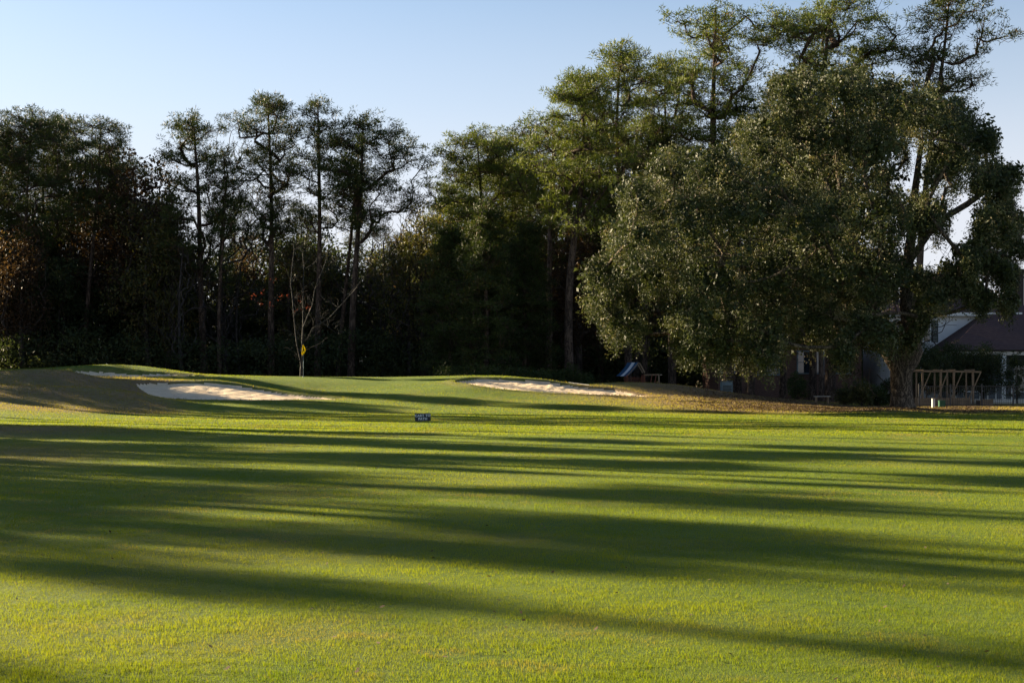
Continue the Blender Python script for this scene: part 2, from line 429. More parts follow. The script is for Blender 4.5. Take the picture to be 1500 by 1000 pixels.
# leaf litter (stuff)
def leaf_quads(C, size, g, flat=0.0, aspect=.5, axis_=None):
    """diamond leaves at centres C; flat=1 lies level"""
    n = len(C)
    nrm = g.normal(size=(n,3)); nrm[:,2] = nrm[:,2]*(1-flat)+flat*3*np.sign(nrm[:,2]+1e-6) if flat else nrm[:,2]
    nrm /= np.linalg.norm(nrm, axis=1)[:,None]
    a = g.normal(size=(n,3)) if axis_ is None else axis_+g.normal(size=(n,3))*.5
    a -= (a*nrm).sum(1)[:,None]*nrm; a /= np.linalg.norm(a, axis=1)[:,None]+1e-9
    b = np.cross(nrm, a)
    s = (size*(.65+.7*g.random(n)))[:,None]
    V = np.empty((n*4,3), np.float32)
    V[0::4] = C-a*s/2; V[1::4] = C+b*s*aspect/2; V[2::4] = C+a*s/2; V[3::4] = C-b*s*aspect/2
    return V, np.arange(n*4).reshape(-1,4)
g = np.random.default_rng(5)
n = 260000; x = g.uniform(2, 34, n); y = g.uniform(62, 100, n)
k = g.random(n) < litter(x, y)**1.3*.8
x, y = x[k], y[k]
n2_ = 2600; y2 = 7*(60/7)**g.random(n2_); x2 = (g.random(n2_)*2-1)*.42*y2
k = g.random(n2_) < .10+.4*(y2 > 35)
x = np.concatenate([x, x2[k]]); y = np.concatenate([y, y2[k]])
k = bunk_d(x, y) < 0; x, y = x[k], y[k]
z = height(x, y)+.012+.02*g.random(len(x))
Vv, Qq = leaf_quads(np.stack([x, y, z], 1), np.where(y < 60, .038, .10), g, .75, .6)
me = mesh_arrays('leaf_litter', Vv, Qq, M['autumn_leaf'], False, {'tint': g.random(len(Qq))**.6})
me.materials.clear(); me.materials.append(M['litter'])
tag(link('leaf_litter', me), 'brown fallen leaves and pine straw under the big oak and on the bank', 'fallen leaves', kind='stuff')

# ------------------------------------------------------------------ trees
class Skel:
    def __init__(s, p): s.p = [np.array(p, float)]; s.par = [-1]; s.cache = None
    def add(s, parent, pts):
        for q in pts:
            s.p.append(np.array(q, float)); s.par.append(parent); parent = len(s.p)-1
        return parent
    def curve(s, parent, q, n, sag=0.0, wob=.05, g=rng):
        """bent shoot from a node to the point q"""
        a = s.p[parent]; d = np.array(q, float)-a; L = np.linalg.norm(d); pts = []
        off = g.normal(size=3)*wob*L
        for i in range(1, n+1):
            t = i/n
            pts.append(a+d*t+off*math.sin(math.pi*t)+np.array([0,0,sag*L*math.sin(math.pi*t)]))
        return s.add(parent, pts)
    def nearest(s, q, lo=0, up=0.6):
        P = np.array(s.p[lo:]); d = np.asarray(q)-P
        c = np.linalg.norm(d, axis=1)+up*np.maximum(0, -d[:,2])
        return lo+int(np.argmin(c))
    def radii(s, tip, r0, e=2.3):
        n = len(s.p); acc = np.zeros(n)
        for i in range(n-1, -1, -1):
            if acc[i] == 0: acc[i] = 1
            if s.par[i] >= 0: acc[s.par[i]] += acc[i]*1.0
        # avoid counting every node of a chain: count tips only
        acc = np.zeros(n); kids = [[] for _ in range(n)]
        for i in range(1, n): kids[s.par[i]].append(i)
        for i in range(n-1, -1, -1): acc[i] = 1 if not kids[i] else sum(acc[k] for k in kids[i])
        r = tip*acc**(1/e); rb = r[0]
        s.kids = kids
        s.r = tip+(r-tip)*(r0-tip)/max(rb-tip, 1e-6)
        return s.r
    def mesh(s, flare=0.0, hmax=1.2, wobble=0.0, g=rng, lobes=5):
        V, Fq = [], []; nV = 0
        P = np.array(s.p); r = s.r; starts = [(0, None)]
        ph = g.random()*6.28
        while starts:
            i, base = starts.pop()
            chain = [i] if base is None else [base, i]
            while s.kids[i]:
                ks = sorted(s.kids[i], key=lambda k: -r[k])
                for k in ks[1:]: starts.append((k, i))
                i = ks[0]; chain.append(i)
            C = P[chain]; rr = r[chain].copy()
            if base is not None: rr[0] = min(rr[0], rr[1]*1.15)
            if len(C) < 2: continue
            R = rr.max(); k = 4 if R < .05 else 6 if R < .14 else 10 if R < .4 else 20
            T = np.gradient(C, axis=0); T /= np.linalg.norm(T, axis=1)[:,None]+1e-9
            ref = np.array([1,0,0]) if abs(T[0,0]) < .8 else np.array([0,1,0])
            ang = np.arange(k)*2*np.pi/k
            for j in range(len(C)):
                a = ref-T[j]*ref.dot(T[j]); a /= np.linalg.norm(a)+1e-9; b = np.cross(T[j], a); ref = a
                rad = np.full(k, rr[j])
                if flare and C[j,2]-P[0,2] < hmax and base is None:
                    q = (1-(C[j,2]-P[0,2])/hmax)**2.2
                    rad = rad*(1+flare*q*(.6+.5*np.cos(lobes*ang+ph)+.25*np.cos(3*ang)))
                if wobble and rr[j] > .15:
                    rad = rad*(1+wobble*np.sin(ang*4+j*.4+ph)+wobble*.6*g.normal(size=k))
                V.append(C[j]+rad[:,None]*(np.cos(ang)[:,None]*a+np.sin(ang)[:,None]*b))
                if j:
                    A = nV+(j-1)*k+np.arange(k); A2 = nV+(j-1)*k+(np.arange(k)+1)%k
                    Fq.append(np.stack([A, A2, A2+k, A+k], 1))
            nV += len(C)*k
        return np.concatenate(V), np.concatenate(Fq)

def needle_clumps(C, rad, per, ln, wd, g, up=.35, flat=.75):
    """tufts of long needles round the clump centres C"""
    n = len(C)*per
    cc = np.repeat(C, per, 0); rr = np.repeat(np.broadcast_to(rad, (len(C),)), per)
    d = g.normal(size=(n,3)); d[:,2] = d[:,2]*flat+up; d /= np.linalg.norm(d, axis=1)[:,None]
    st = cc+d*(rr*g.random(n)**.6)[:,None]*np.array([1,1,.7])
    L = (ln*(.7+.6*g.random(n)))[:,None]
    d2 = d+g.normal(size=(n,3))*.35; d2 /= np.linalg.norm(d2, axis=1)[:,None]
    s_ = np.cross(d2, g.normal(size=(n,3))); s_ /= np.linalg.norm(s_, axis=1)[:,None]+1e-9
    V = np.empty((n*3,3), np.float32)
    V[0::3] = st-s_*wd/2; V[1::3] = st+s_*wd/2; V[2::3] = st+d2*L
    tint = np.repeat(np.clip(g.normal(.45, .17, len(C)), 0, .93), per)+g.normal(0, .12, n)
    tint[g.random(n) < .008] = 1
    return V, np.arange(n*3).reshape(-1,3), np.clip(tint, 0, 1)

def tree_obj(name, skel_mesh, bark, crown, leafm, loc, rz=0, more=None):
    root = empty(name, loc, rz)
    V, Fq = skel_mesh
    link('trunk', mesh_arrays('trunk', V, Fq, bark, True), root)
    if crown is not None:
        V, Fq, t = crown
        link('crown', mesh_arrays('crown', V, Fq, leafm, False, {'tint': t}), root)
    return root

def pine(H, r0, cb, env, lean=(0,0), seed=1, limbs=30, dens=1.0, up=.3, stubs=6, nl=.30, clr=.40, loc=(0,0,0), leafm='needles', fork=None, per=26, skew=0, sub=1.0):
    """tall pine: H height, cb height of the lowest limb, env [(fraction of crown, reach)], skew: more reach towards +x.
    The foliage stands in separate rounded puffs carried by rising crooked limbs."""
    g = np.random.default_rng(seed)
    s = Skel((0,0,-.5)); n = 18; wx, wy = g.normal(size=2)*.016*H
    ph1, ph2 = g.random(2)*6
    tr = []
    for i in range(1, n+1):
        t = i/n
        tr.append((lean[0]*t**1.3+wx*math.sin(math.pi*t*1.9+ph1)*t, lean[1]*t+wy*math.sin(math.pi*t*1.6+ph2)*t, -.5+(H+.1)*t))
    s.add(0, tr); trunk = list(range(len(s.p)))
    ef = [a for a, b in env]; er = [b for a, b in env]
    tipz = np.array([p[2] for p in s.p]); ch = H-cb
    Rm = max(er); npf = int(limbs*1.6*sub); lay = 1.35*g.uniform(.85,1.2)
    C = []
    puffs = []
    for i in range(npf):
        t = ((i+g.random())/npf)**.85; az = i*2.4+g.normal()*.6
        e = np.interp(t, ef, er)*(1+skew*math.cos(az))*(.85+.3*math.sin(3*az+ph1+t*5))
        rad = e*(.30+.70*g.random()**.55)
        z = cb+ch*t*.97-.10*rad+g.normal()*.25
        z = z*.9+.1*(round((z-.12*rad)/lay)*lay+.12*rad)
        bx = np.interp(z, tipz, [p[0] for p in s.p]); by = np.interp(z, tipz, [p[1] for p in s.p])
        pr = max(.55, min(1.5, Rm*.27))*(.65+.6*g.random())
        puffs.append((bx+math.cos(az)*rad, by+math.sin(az)*rad, z, pr, rad))
    puffs.append((s.p[n][0], s.p[n][1], H-.25, .8, 0))
    puffs.sort(key=lambda q: q[4])
    for (x, y, z, pr, rad) in puffs:
        q = np.array([x, y, z-.15])
        P = np.array(s.p)
        zt = z-rad*(up+.25*g.random())          # limbs rise from the trunk
        cost = np.linalg.norm(P-q, axis=1)
        dz = q[2]-P[:,2]; hd = np.hypot(P[:,0]-x, P[:,1]-y)
        cost = cost+1.6*np.maximum(0, hd*.22*(1 if up > .15 else .4)-dz)+.5*np.maximum(0, dz-1.6*hd-.4)
        tc = np.hypot(P[:,0]-np.interp(P[:,2], tipz, [p[0] for p in s.p[:n+1]]), P[:,1])
        cost[:int(n*cb/H*.9)] += 50
        bi = int(np.argmin(cost)); L = np.linalg.norm(q-s.p[bi])
        st = len(s.p)
        s.curve(bi, q, max(2, int(L/.55)), -.09, .09, g)
        nodes = [bi]+list(range(st, len(s.p))); tips = nodes[-3:]
        k = int(5+pr*pr*9*dens)
        for j in range(k):
            a = g.random()*6.28; rr = pr*g.random()**.5
            c = q+np.array([math.cos(a)*rr*1.3, math.sin(a)*rr*1.3, pr*.43*g.normal()*(1-.4*rr/pr)+.12*rr])
            nd = tips[int(g.integers(0, len(tips)))]
            s.curve(nd, c, 2, -.08, .10, g); C.append(c)
    for i in range(stubs):      # dead lower limbs
        z0 = cb*(.45+.5*g.random()); bi = int(np.argmin(abs(tipz-z0))); az = g.random()*6.28; L = .5+1.8*g.random()
        nd = s.curve(bi, s.p[bi]+np.array([math.cos(az)*L, math.sin(az)*L, L*.25]), 3, .02, .1, g)
        s.curve(nd-1, s.p[nd-1]+g.normal(size=3)*.35*L, 2, 0, .1, g)
    s.radii(.014, r0, 2.0)
    for i in trunk: s.r[i] = max(s.r[i]*.6, r0*(1-.80*(i/n)**1.15))
    C = np.array(C)
    rad = clr*(.7+.6*g.random(len(C)))
    cr = needle_clumps(C, rad, per, nl*.85, .066, g)
    return tree_obj('pine_tree', s.mesh(.35, 1.0, .03, g), M['pine_bark'], cr, M[leafm], loc)

def leafy(C, rad, per, size, g, flat=.8, aspect=.5, droop=0.0, lo=.3, sig=.16):
    n = len(C)*per; cc = np.repeat(C, per, 0)
    rr = np.repeat(np.broadcast_to(rad, (len(C),)), per)
    d = g.normal(size=(n,3)); d /= np.linalg.norm(d, axis=1)[:,None]
    P = cc+d*(rr*g.random(n)**.5)[:,None]*np.array([1,1,flat])
    if droop: P[:,2] -= droop*g.random(n)*rr
    V, Q_ = leaf_quads(P, size, g, 0, aspect)
    t = np.repeat(np.clip(g.normal(.4, sig, len(C)), 0, 1), per)+g.normal(0, .13, n)
    t[g.random(n) < .02] = 1
    return V, Q_, np.clip(t, 0, 1)

def broadleaf(name, H, R, cb, seed, nclump=220, per=36, size=.2, r0=.22, leafm='dark_leaf', bark='dark_bark', loc=(0,0,0), clr=.75, shape='round', stems=1, tip=.014, thin=1.0):
    g = np.random.default_rng(seed); s = Skel((0,0,-.4))
    # trunk
    top = H*.8; k = 10; wob = g.normal(size=2)*.03*H
    s.add(0, [(wob[0]*math.sin(3*i/k), wob[1]*math.sin(2.4*i/k), -.4+(top+.4)*i/k) for i in range(1, k+1)])
    if stems > 1:
        for q in range(stems-1):
            a = g.random()*6.28; s.curve(2, (math.cos(a)*R*.5, math.sin(a)*R*.5, H*.75), 8, .05, .05, g)
    # lumpy crown: attractors in a set of lobes
    L = []
    nl_ = 11
    for i in range(nl_):
        z = cb+(H-cb)*(i+.5)/nl_; f = (z-cb)/(H-cb)
        w = (math.sin(math.pi*min(1, f*.85+.15))**.6 if shape == 'round' else (1-f)**.7+.12)*R
        for q in range(2):
            a = g.random()*6.28; rr = w*.55*g.random()**.5
            L.append((math.cos(a)*rr, math.sin(a)*rr, z, max(.6, w*(.40+.25*g.random()))))
    L = np.array(L); wt = L[:,3]**2; idx = g.choice(len(L), nclump, p=wt/wt.sum())
    d = g.normal(size=(nclump,3)); d /= np.linalg.norm(d, axis=1)[:,None]
    C = L[idx,:3]+d*(L[idx,3]*(.55+.45*g.random(nclump)))[:,None]*np.array([1,1,.8])
    C = C[C[:,2] > cb*.6]
    order = np.argsort(np.linalg.norm(C-np.array([0,0,cb]), axis=1))
    for i in order:
        q = C[i]; nd = s.nearest(q+np.array([0,0,-.3]), 3, .8)
        s.curve(nd, q, max(2, int(np.linalg.norm(q-s.p[nd])/.9)), -.04, .07, g)
    s.radii(tip, r0, 2.1)
    for i in range(k+1): s.r[i] = max(s.r[i], r0*(1-.7*i/k))
    cr = None
    if per:
        keep = g.random(len(C)) < thin
        cr = leafy(C[keep], clr*(.6+.7*g.random(keep.sum())), per, size, g)
    return tree_obj(name, s.mesh(.3, .8, .03, g), M[bark], cr, M[leafm] if leafm else None, loc)

def ground_z(x, y): return hz(x, y)
def px_tree(px, Y):
    x = (px-750)/F*Y; return (x, Y, ground_z(x, Y))

ROUND = [(0,.55),(.25,.85),(.5,1),(.75,.85),(.9,.6),(1,.3)]
FAN   = [(0,.35),(.3,.7),(.6,1),(.85,.95),(1,.45)]
CONE  = [(0,1),(.3,.9),(.6,.65),(.85,.4),(1,.12)]
SPARSE= [(0,.8),(.25,1),(.5,.55),(.75,.75),(1,.3)]
FLAT  = [(0,.5),(.35,.7),(.65,1),(.9,1),(1,.7)]
def env(e, R): return [(a, b*R) for a, b in e]
def hero_pine(px, py, bot, wpx, Y, e, lean_px, seed, label, tw=.26, base=None, **kw):
    """px: base column; py: top mark; bot: lowest limb mark; wpx: half width; lean_px: top offset"""
    loc = px_tree(px, Y); s = Y/F
    H = CH+(HZ-py)*s-loc[2]-.5; cb = CH+(HZ-bot)*s-loc[2]
    o = pine(H, tw, cb, env(e, wpx*s*1.27), (lean_px*s, 0), seed, loc=loc, **kw)
    return tag(o, label, 'pine tree', 'tall pines round the green')

HP = [
 # px, top, bottom limb, halfwidth, Y, env, lean, seed, label, kwargs
 (-12,158,330,60,128,ROUND,-6,11,'tall dark pine cut by the left edge of the picture',dict(limbs=30)),
 (30,150,360,62,126,ROUND,18,12,'broad topped dark pine, first complete one from the left edge',dict(limbs=38,sub=1.2)),
 (92,160,350,48,134,FAN,8,13,'dark pine behind the leftmost mound with a rounded flat top',dict(limbs=30)),
 (122,166,335,46,127,FAN,28,14,'dark pine leaning right, on the right end of the leftmost tall clump',dict(limbs=30)),
 (160,225,380,48,138,ROUND,6,15,'lower dark pine just left of the first gap of sky',dict(limbs=26)),
 (300,157,400,56,124,ROUND,-18,16,'tall pine right of the first sky gap, its top leaning left',dict(limbs=34,tw=.36)),
 (322,205,390,30,121,FAN,4,17,'thin straight pine just right of the pine whose top leans left',dict(limbs=18,tw=.2)),
 (398,128,345,55,122,FAN,-4,18,'tallest pine left of the flag with an airy fan shaped crown',dict(limbs=38,tw=.32,up=.5)),
 (465,137,330,40,121,ROUND,4,19,'slender pine right above the flag, crown in separate tufts',dict(limbs=26,tw=.3)),
 (514,163,330,66,118,FAN,18,20,'pine with crown spreading right over the wide sky gap',dict(limbs=34,tw=.34,up=.35,skew=.35)),
 (494,205,330,26,124,SPARSE,34,21,'leaning bare stemmed pine between two upright pines behind the green',dict(limbs=12,tw=.24)),
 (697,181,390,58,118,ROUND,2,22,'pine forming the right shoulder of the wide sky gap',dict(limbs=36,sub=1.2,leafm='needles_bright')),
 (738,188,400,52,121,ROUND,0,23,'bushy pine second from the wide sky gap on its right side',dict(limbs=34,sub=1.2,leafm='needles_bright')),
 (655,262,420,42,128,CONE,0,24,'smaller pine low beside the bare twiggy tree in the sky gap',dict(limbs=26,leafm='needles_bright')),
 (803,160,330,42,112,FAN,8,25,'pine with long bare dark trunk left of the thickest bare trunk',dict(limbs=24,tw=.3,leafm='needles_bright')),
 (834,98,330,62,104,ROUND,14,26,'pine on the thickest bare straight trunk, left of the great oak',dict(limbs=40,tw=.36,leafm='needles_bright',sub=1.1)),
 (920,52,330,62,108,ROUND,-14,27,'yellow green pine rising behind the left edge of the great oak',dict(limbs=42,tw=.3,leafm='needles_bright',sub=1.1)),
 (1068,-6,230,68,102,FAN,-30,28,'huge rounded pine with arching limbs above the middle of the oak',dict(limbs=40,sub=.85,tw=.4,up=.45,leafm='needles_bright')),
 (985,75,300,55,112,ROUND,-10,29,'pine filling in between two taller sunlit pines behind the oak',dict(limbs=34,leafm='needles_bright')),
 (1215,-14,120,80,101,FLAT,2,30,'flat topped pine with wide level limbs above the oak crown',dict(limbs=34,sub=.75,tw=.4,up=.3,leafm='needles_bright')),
 (1152,105,280,40,110,ROUND,-4,31,'lower pine showing between the round and the flat topped pines',dict(limbs=28)),
 (1338,-30,150,76,98,SPARSE,46,32,'sparse pine near the right edge with long ragged side limbs',dict(limbs=20,sub=.8,tw=.32,up=.12,skew=.45)),
]
for (px, py, bot, w_, Yd, e, ln, sd_, lab, kw) in HP:
    hero_pine(px, py, bot, w_, Yd, e, ln, sd_, lab, **kw)

# fuller pines branching to the ground on the right of the green
FP = [(660,330,545,46,108,51,'bushy young pine branching to the ground, left of two like it'),
      (712,300,545,56,104,52,'large dark green young pine behind the right bunker, limbs to the ground'),
      (768,330,545,48,107,53,'dark green young pine just left of the thickest bare trunk')]
for px, py, bot, w_, Yd, sd_, lab in FP:
    loc = px_tree(px, Yd); s_ = Yd/F
    H = CH+(HZ-py)*s_-loc[2]
    o = pine(H, .2, .8, env([(0,.9),(.3,1),(.6,.85),(.85,.5),(1,.2)], w_*s_), (0,0), sd_, 60, 1, .05, 0, .28, .42, loc, sub=1.3, leafm='needles')
    tag(o, lab, 'pine tree', 'young pines behind the right bunker')

# ---- wood behind: kinds of filler trees, copied
def place(proto, first, px, Yd, sc, rz, label, group, cat='tree'):
    o = proto if first else copy_tree(proto)
    o.location = px_tree(px, Yd); o.rotation_euler = (0,0,rz); o.scale = (sc*random.uniform(.9,1.1), sc*random.uniform(.9,1.1), sc)
    tag(o, label, cat, group); return o
kinds = {
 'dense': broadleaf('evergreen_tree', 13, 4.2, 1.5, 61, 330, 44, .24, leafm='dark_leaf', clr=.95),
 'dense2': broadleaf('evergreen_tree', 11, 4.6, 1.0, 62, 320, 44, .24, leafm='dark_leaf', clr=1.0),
 'olive': broadleaf('hardwood_tree', 14, 4.0, 3.5, 63, 260, 30, .22, leafm='olive_leaf', clr=.8),
 'autumn': broadleaf('hardwood_tree', 13, 3.6, 3.5, 64, 230, 24, .22, leafm='autumn_leaf', clr=.8),
 'bare': broadleaf('bare_tree', 14, 3.6, 3.0, 65, 420, 0, .2, leafm=None, bark='grey_bark', r0=.16, tip=.012),
 'backpine': pine(24, .26, 11, env(ROUND, 3.6), (0,0), 66, 32),
 'backpine2': pine(22, .24, 9, env(FAN, 3.8), (.8,0), 67, 34),
}
LAB = {
 'dense': ('dark leafy evergreen tree in the unlit wood behind the green', 'dark evergreens in the wood'),
 'dense2': ('dark leafy evergreen tree in the unlit wood behind the green', 'dark evergreens in the wood'),
 'olive': ('olive green hardwood tree with thinning leaves in the wood', 'thinning hardwoods in the wood'),
 'autumn': ('rusty brown autumn hardwood tree in the wood behind the green', 'autumn hardwoods in the wood'),
 'bare': ('leafless grey hardwood tree among the trees behind the green', 'leafless trees in the wood'),
 'backpine': ('bare trunked pine deep in the wood behind the front pines', 'pines deep in the wood'),
 'backpine2': ('bare trunked pine deep in the wood behind the front pines', 'pines deep in the wood'),
}
PL = []
g = random.Random(3)
# (kind, px, Y, height scale)
def hs(kind, py, Yd):
    base = {'dense':13,'dense2':11,'olive':14,'autumn':13,'bare':14,'backpine':24,'backpine2':22}[kind]
    return (CH+(HZ-py)/F*Yd-.4)/base
line2 = [(1345,415),(1372,430),(1462,415),(1480,425),(1540,400),(1620,390)]
for i, (px, py) in enumerate(line2): PL.append(('autumn' if i % 2 == 0 else 'olive', px, 140+3*i, py))
line = [(-90,250),(-40,270),(10,300),(60,290),(110,300),(160,300),(205,300),(245,345),(285,370),(330,380),(375,345),(420,330),(460,350),(500,375),(545,365),(590,360),(635,350),(680,330),(725,300),(770,300),(815,300),(860,290),(905,280),(950,270),(1000,260),(1060,260),(1120,270),(1180,280),(1240,300),(1300,330)]
for i, (px, py) in enumerate(line):
    k = g.choice(['dense','dense2','dense','olive','dense2','olive','autumn'])
    PL.append((k, px+g.uniform(-12,12), g.uniform(134,146), py))
    PL.append((g.choice(['dense','dense2','dense2']), px+25+g.uniform(-12,12), g.uniform(126,133), py+75))
for px, py, Yd in [(165,240,131),(214,230,128),(225,285,125),(35,330,122),(240,300,124),(430,318,128),(640,300,126),(850,330,116),(620,300,122)]:
    PL.append((g.choice(['autumn','olive']) if px not in (640,620) else 'olive', px, Yd, py))
for px, py, Yd in [(196,215,131),(8,362,124),(440,352,129),(790,345,118),(845,385,118),(930,300,115)]:
    PL.append(('autumn', px, Yd, py))
for px, py, Yd in [(270,320,121),(335,176,127),(560,300,128),(600,285,122),(618,258,124),(355,340,126),(480,320,130),(1330,250,104)]:
    PL.append(('bare', px, Yd, py))
for px, py, Yd in [(-60,170,136),(12,195,142),(66,190,146),(140,215,147),(235,300,142),(262,350,150),(345,290,150),(440,300,152),(540,330,148),(600,345,146),(680,240,140),(775,180,126),(880,190,124),(950,170,122),(765,225,132),(830,230,132)]:
    PL.append((g.choice(['backpine','backpine2']), px, Yd, py))
seen = set()
for k, px, Yd, py in PL:
    lab, grp = LAB[k]
    place(kinds[k], k not in seen, px, Yd, hs(k, py, Yd), g.uniform(0, 6.28), lab, grp, 'pine tree' if 'pine' in k else 'tree'); seen.add(k)

# bare trunks standing in front of the dark wood under the oak
TR = [(944,112,.25,'slim bare trunk beside the playset'),(985,106,.34,'stout bare trunk under the left part of the oak crown'),
      (1081,103,.26,'first of two close trunks by the brick house'),(1098,101,.34,'second, stouter of two close trunks by the brick house'),
      (1146,104,.26,'lone trunk right of the brick house corner'),(1203,100,.2,'narrow trunk behind the garden bench'),(1190,107,.32,'thick dark trunk behind the garden bench')]
for i, (px, Yd, r_, lab) in enumerate(TR):
    s_ = Yd/F; loc = px_tree(px, Yd)
    o = pine(19+i % 3, r_, 11, env(ROUND, 3.0), (g.uniform(-.6,.6),0), 80+i, 26, loc=loc)
    tag(o, lab, 'pine tree', 'trunks behind the oak')

# pale forked tree behind the flag
loc = px_tree(441, 101)
s = Skel((0,0,-.4)); sc_ = 101/F
def q_(px, py, dy=0): return np.array([(px-441)*sc_, dy, CH+(HZ-py)*sc_-loc[2]])
gg = np.random.default_rng(91)
a1 = s.add(0, [q_(441.5,540), q_(440,528), q_(437,515,.1), q_(434,500,.1), q_(432,485,.2), q_(430,462,.2), q_(428,440,.3), q_(425,415,.3), q_(427,390,.3), q_(430,365,.3)])
b1 = s.add(1, [q_(443,532), q_(444,518,-.1), q_(444,500,-.2), q_(445,480,-.3), q_(445,455,-.3), q_(445,425,-.3), q_(446,395,-.3), q_(444,370,-.2)])
c1 = s.add(13, [q_(452,497,-.5), q_(460,482,-.8), q_(470,470,-1), q_(484,480,-1.2), q_(500,491,-1.3)])
c2 = s.add(14, [q_(452,465,-.6), q_(460,448,-.8), q_(464,425,-1), q_(472,405,-1), q_(480,385,-1)])
c3 = s.add(20, [q_(485,468,-1.4), q_(500,452,-1.5), q_(515,436,-1.6), q_(527,422,-1.6)])
for i in list(range(6, len(s.p)))*4:
    p0 = s.p[i]; L = gg.uniform(.5, 1.9); a = gg.uniform(0, 6.28)
    nd = s.curve(i, p0+np.array([math.cos(a)*L*.8, math.sin(a)*L*.6, L*gg.uniform(.2,.9)]), 4, .03, .1, gg)
    for _ in range(2):
        l2 = L*.45; a += gg.normal()
        s.curve(nd-gg.integers(0,3), s.p[nd-1]+np.array([math.cos(a)*l2, math.sin(a)*l2, l2*gg.uniform(0,.9)]), 3, .02, .1, gg)
s.radii(.006, .11, 2.1)
red = np.array([q_(402,432)+gg.normal(size=3)*[.7,.5,.5] for _ in range(9)]+[q_(443,450)+gg.normal(size=3)*[.3,.3,.2] for _ in range(5)])
o = tree_obj('bare_tree', s.mesh(.3,.8,.02,gg), M['pale_bark'], leafy(red, .3, 8, .11, gg), M['red_leaf'], loc)
tag(o, 'small pale grey forked tree, nearly leafless, standing right behind the flag', 'tree')

# ---- the great oak
OL = [(1170,140,62),(1235,128,60),(1300,150,60),(1120,200,62),(1190,215,75),(1270,220,80),(1350,165,58),(1405,165,45),(1395,235,62),(1450,265,46),(1458,330,40),
 (1050,250,55),(985,250,48),(945,290,46),(1020,320,68),(1100,300,75),(1190,310,80),(1280,310,75),(1355,310,55),(1420,365,24),(1452,385,22),(1400,395,18),(1478,400,20),(1487,365,14),(1440,340,20),(1468,300,24),(930,350,58),(892,400,44),
 (960,400,62),(1040,400,72),(1130,400,78),(1220,400,72),(1290,400,52),(1345,410,22),(885,440,32),(915,470,36),(1005,462,46),(1065,478,48),(1130,480,55),(1200,465,52),
 (1260,470,38),(1110,515,34),(1052,510,28),(1232,515,22),(1290,485,28),(1010,500,24),(1385,420,24),(1365,436,15),(1440,440,13),(1347,468,15),(1425,425,18),(1470,440,13),(1330,490,14),(1440,200,26),(1478,250,18),(1482,330,18)]
OY = 70.0; os_ = OY/F; oloc = np.array([(1322-750)/F*OY, OY, -.02])
gg = np.random.default_rng(101)
lob = []
for px, py, r in OL:
    f = max(0.0, 1-((px-1180)/345)**2-((py-330)/330)**2); dep = 9.0*math.sqrt(f)
    offs = [-.78, .05, .78] if dep > 4 else [-.5, .5] if dep > 2 else [0]
    for o_ in offs:
        Yo = OY+o_*dep+gg.normal()*1.1; s_ = Yo/F
        lob.append(((px-750+gg.normal()*6)*s_-oloc[0], Yo-OY, CH+(HZ-py+gg.normal()*6)*s_-oloc[2], r*s_*(.86 if len(offs) < 3 else .78)*gg.uniform(.82,1.05)))
lob = np.array(lob)
s = Skel((0,0,-.5))
def oq(px, py, dy=0): return np.array([(px-750)*os_-oloc[0], dy, CH+(HZ-py)*os_-oloc[2]])
s.add(0, [oq(1321,600), oq(1321,590), oq(1320,578), oq(1320,566), oq(1320,552), oq(1320,540)])
lt = s.add(6, [oq(1310,526), oq(1301,512,.1), oq(1293,497,.2), oq(1286,478,.2), oq(1279,455,.1), oq(1272,425), oq(1262,392), oq(1250,355), oq(1240,315), oq(1232,270), oq(1225,225,.2), oq(1222,180,.3)])
rt = s.add(6, [oq(1328,526), oq(1333,512,-.1), oq(1333,498,-.1), oq(1332,478), oq(1330,450,.1), oq(1330,420,.3), oq(1333,385,.4), oq(1338,345,.4), oq(1340,300,.3), oq(1345,255,.2), oq(1350,205)])
for par, pts in [(12, [(1240,400,-1),(1205,370,-2),(1165,350,-3),(1120,330,-3.4),(1070,310,-3.6),(1020,300,-3.4),(965,305,-2.5),(930,330,-2)]),
                 (12, [(1235,405,-1.6),(1205,412,-2.6),(1165,415,-3.8),(1110,410,-4.5),(1050,400,-4.5),(990,390,-3.5),(930,395,-2),(895,415,-1)]),
                 (12, [(1235,405,1.5),(1190,410,3),(1140,395,4.2),(1080,390,5),(1020,380,4)]),
                 (14, [(1215,320,1.5),(1175,285,3),(1130,255,4),(1090,235,4)]),
                 (15, [(1200,270,-1.5),(1165,235,-3),(1130,205,-3.5),(1110,180,-3)]),
                 (24, [(1365,410,-1),(1400,385,-1.4),(1435,370,-1.4),(1465,380,-1)]),
                 (25, [(1370,340,1.2),(1405,310,2),(1440,290,2.4),(1465,270,2)]),
                 (27, [(1375,260,-1.2),(1405,225,-2),(1430,195,-2)]),
                 ]:
    s.add(par, [oq(*p) for p in pts])
nexp = len(s.p)
C = []
for (lx, ly, lz, lr) in lob:
    n = int(14+lr*lr*11)
    d = gg.normal(size=(n,3)); d /= np.linalg.norm(d, axis=1)[:,None]
    C.append(np.array([lx,ly,lz])+d*(lr*(.72+.34*gg.random(n)))[:,None]*np.array([1,1,.92]))
C = np.concatenate(C)
core = []
for (lx, ly, lz, lr) in lob:
    n = int(5+lr*lr*5); d = gg.normal(size=(n,3))*.36*lr; core.append(np.array([lx,ly,lz])+d)
core = np.concatenate(core); core = core[core[:,2] > 2.6]
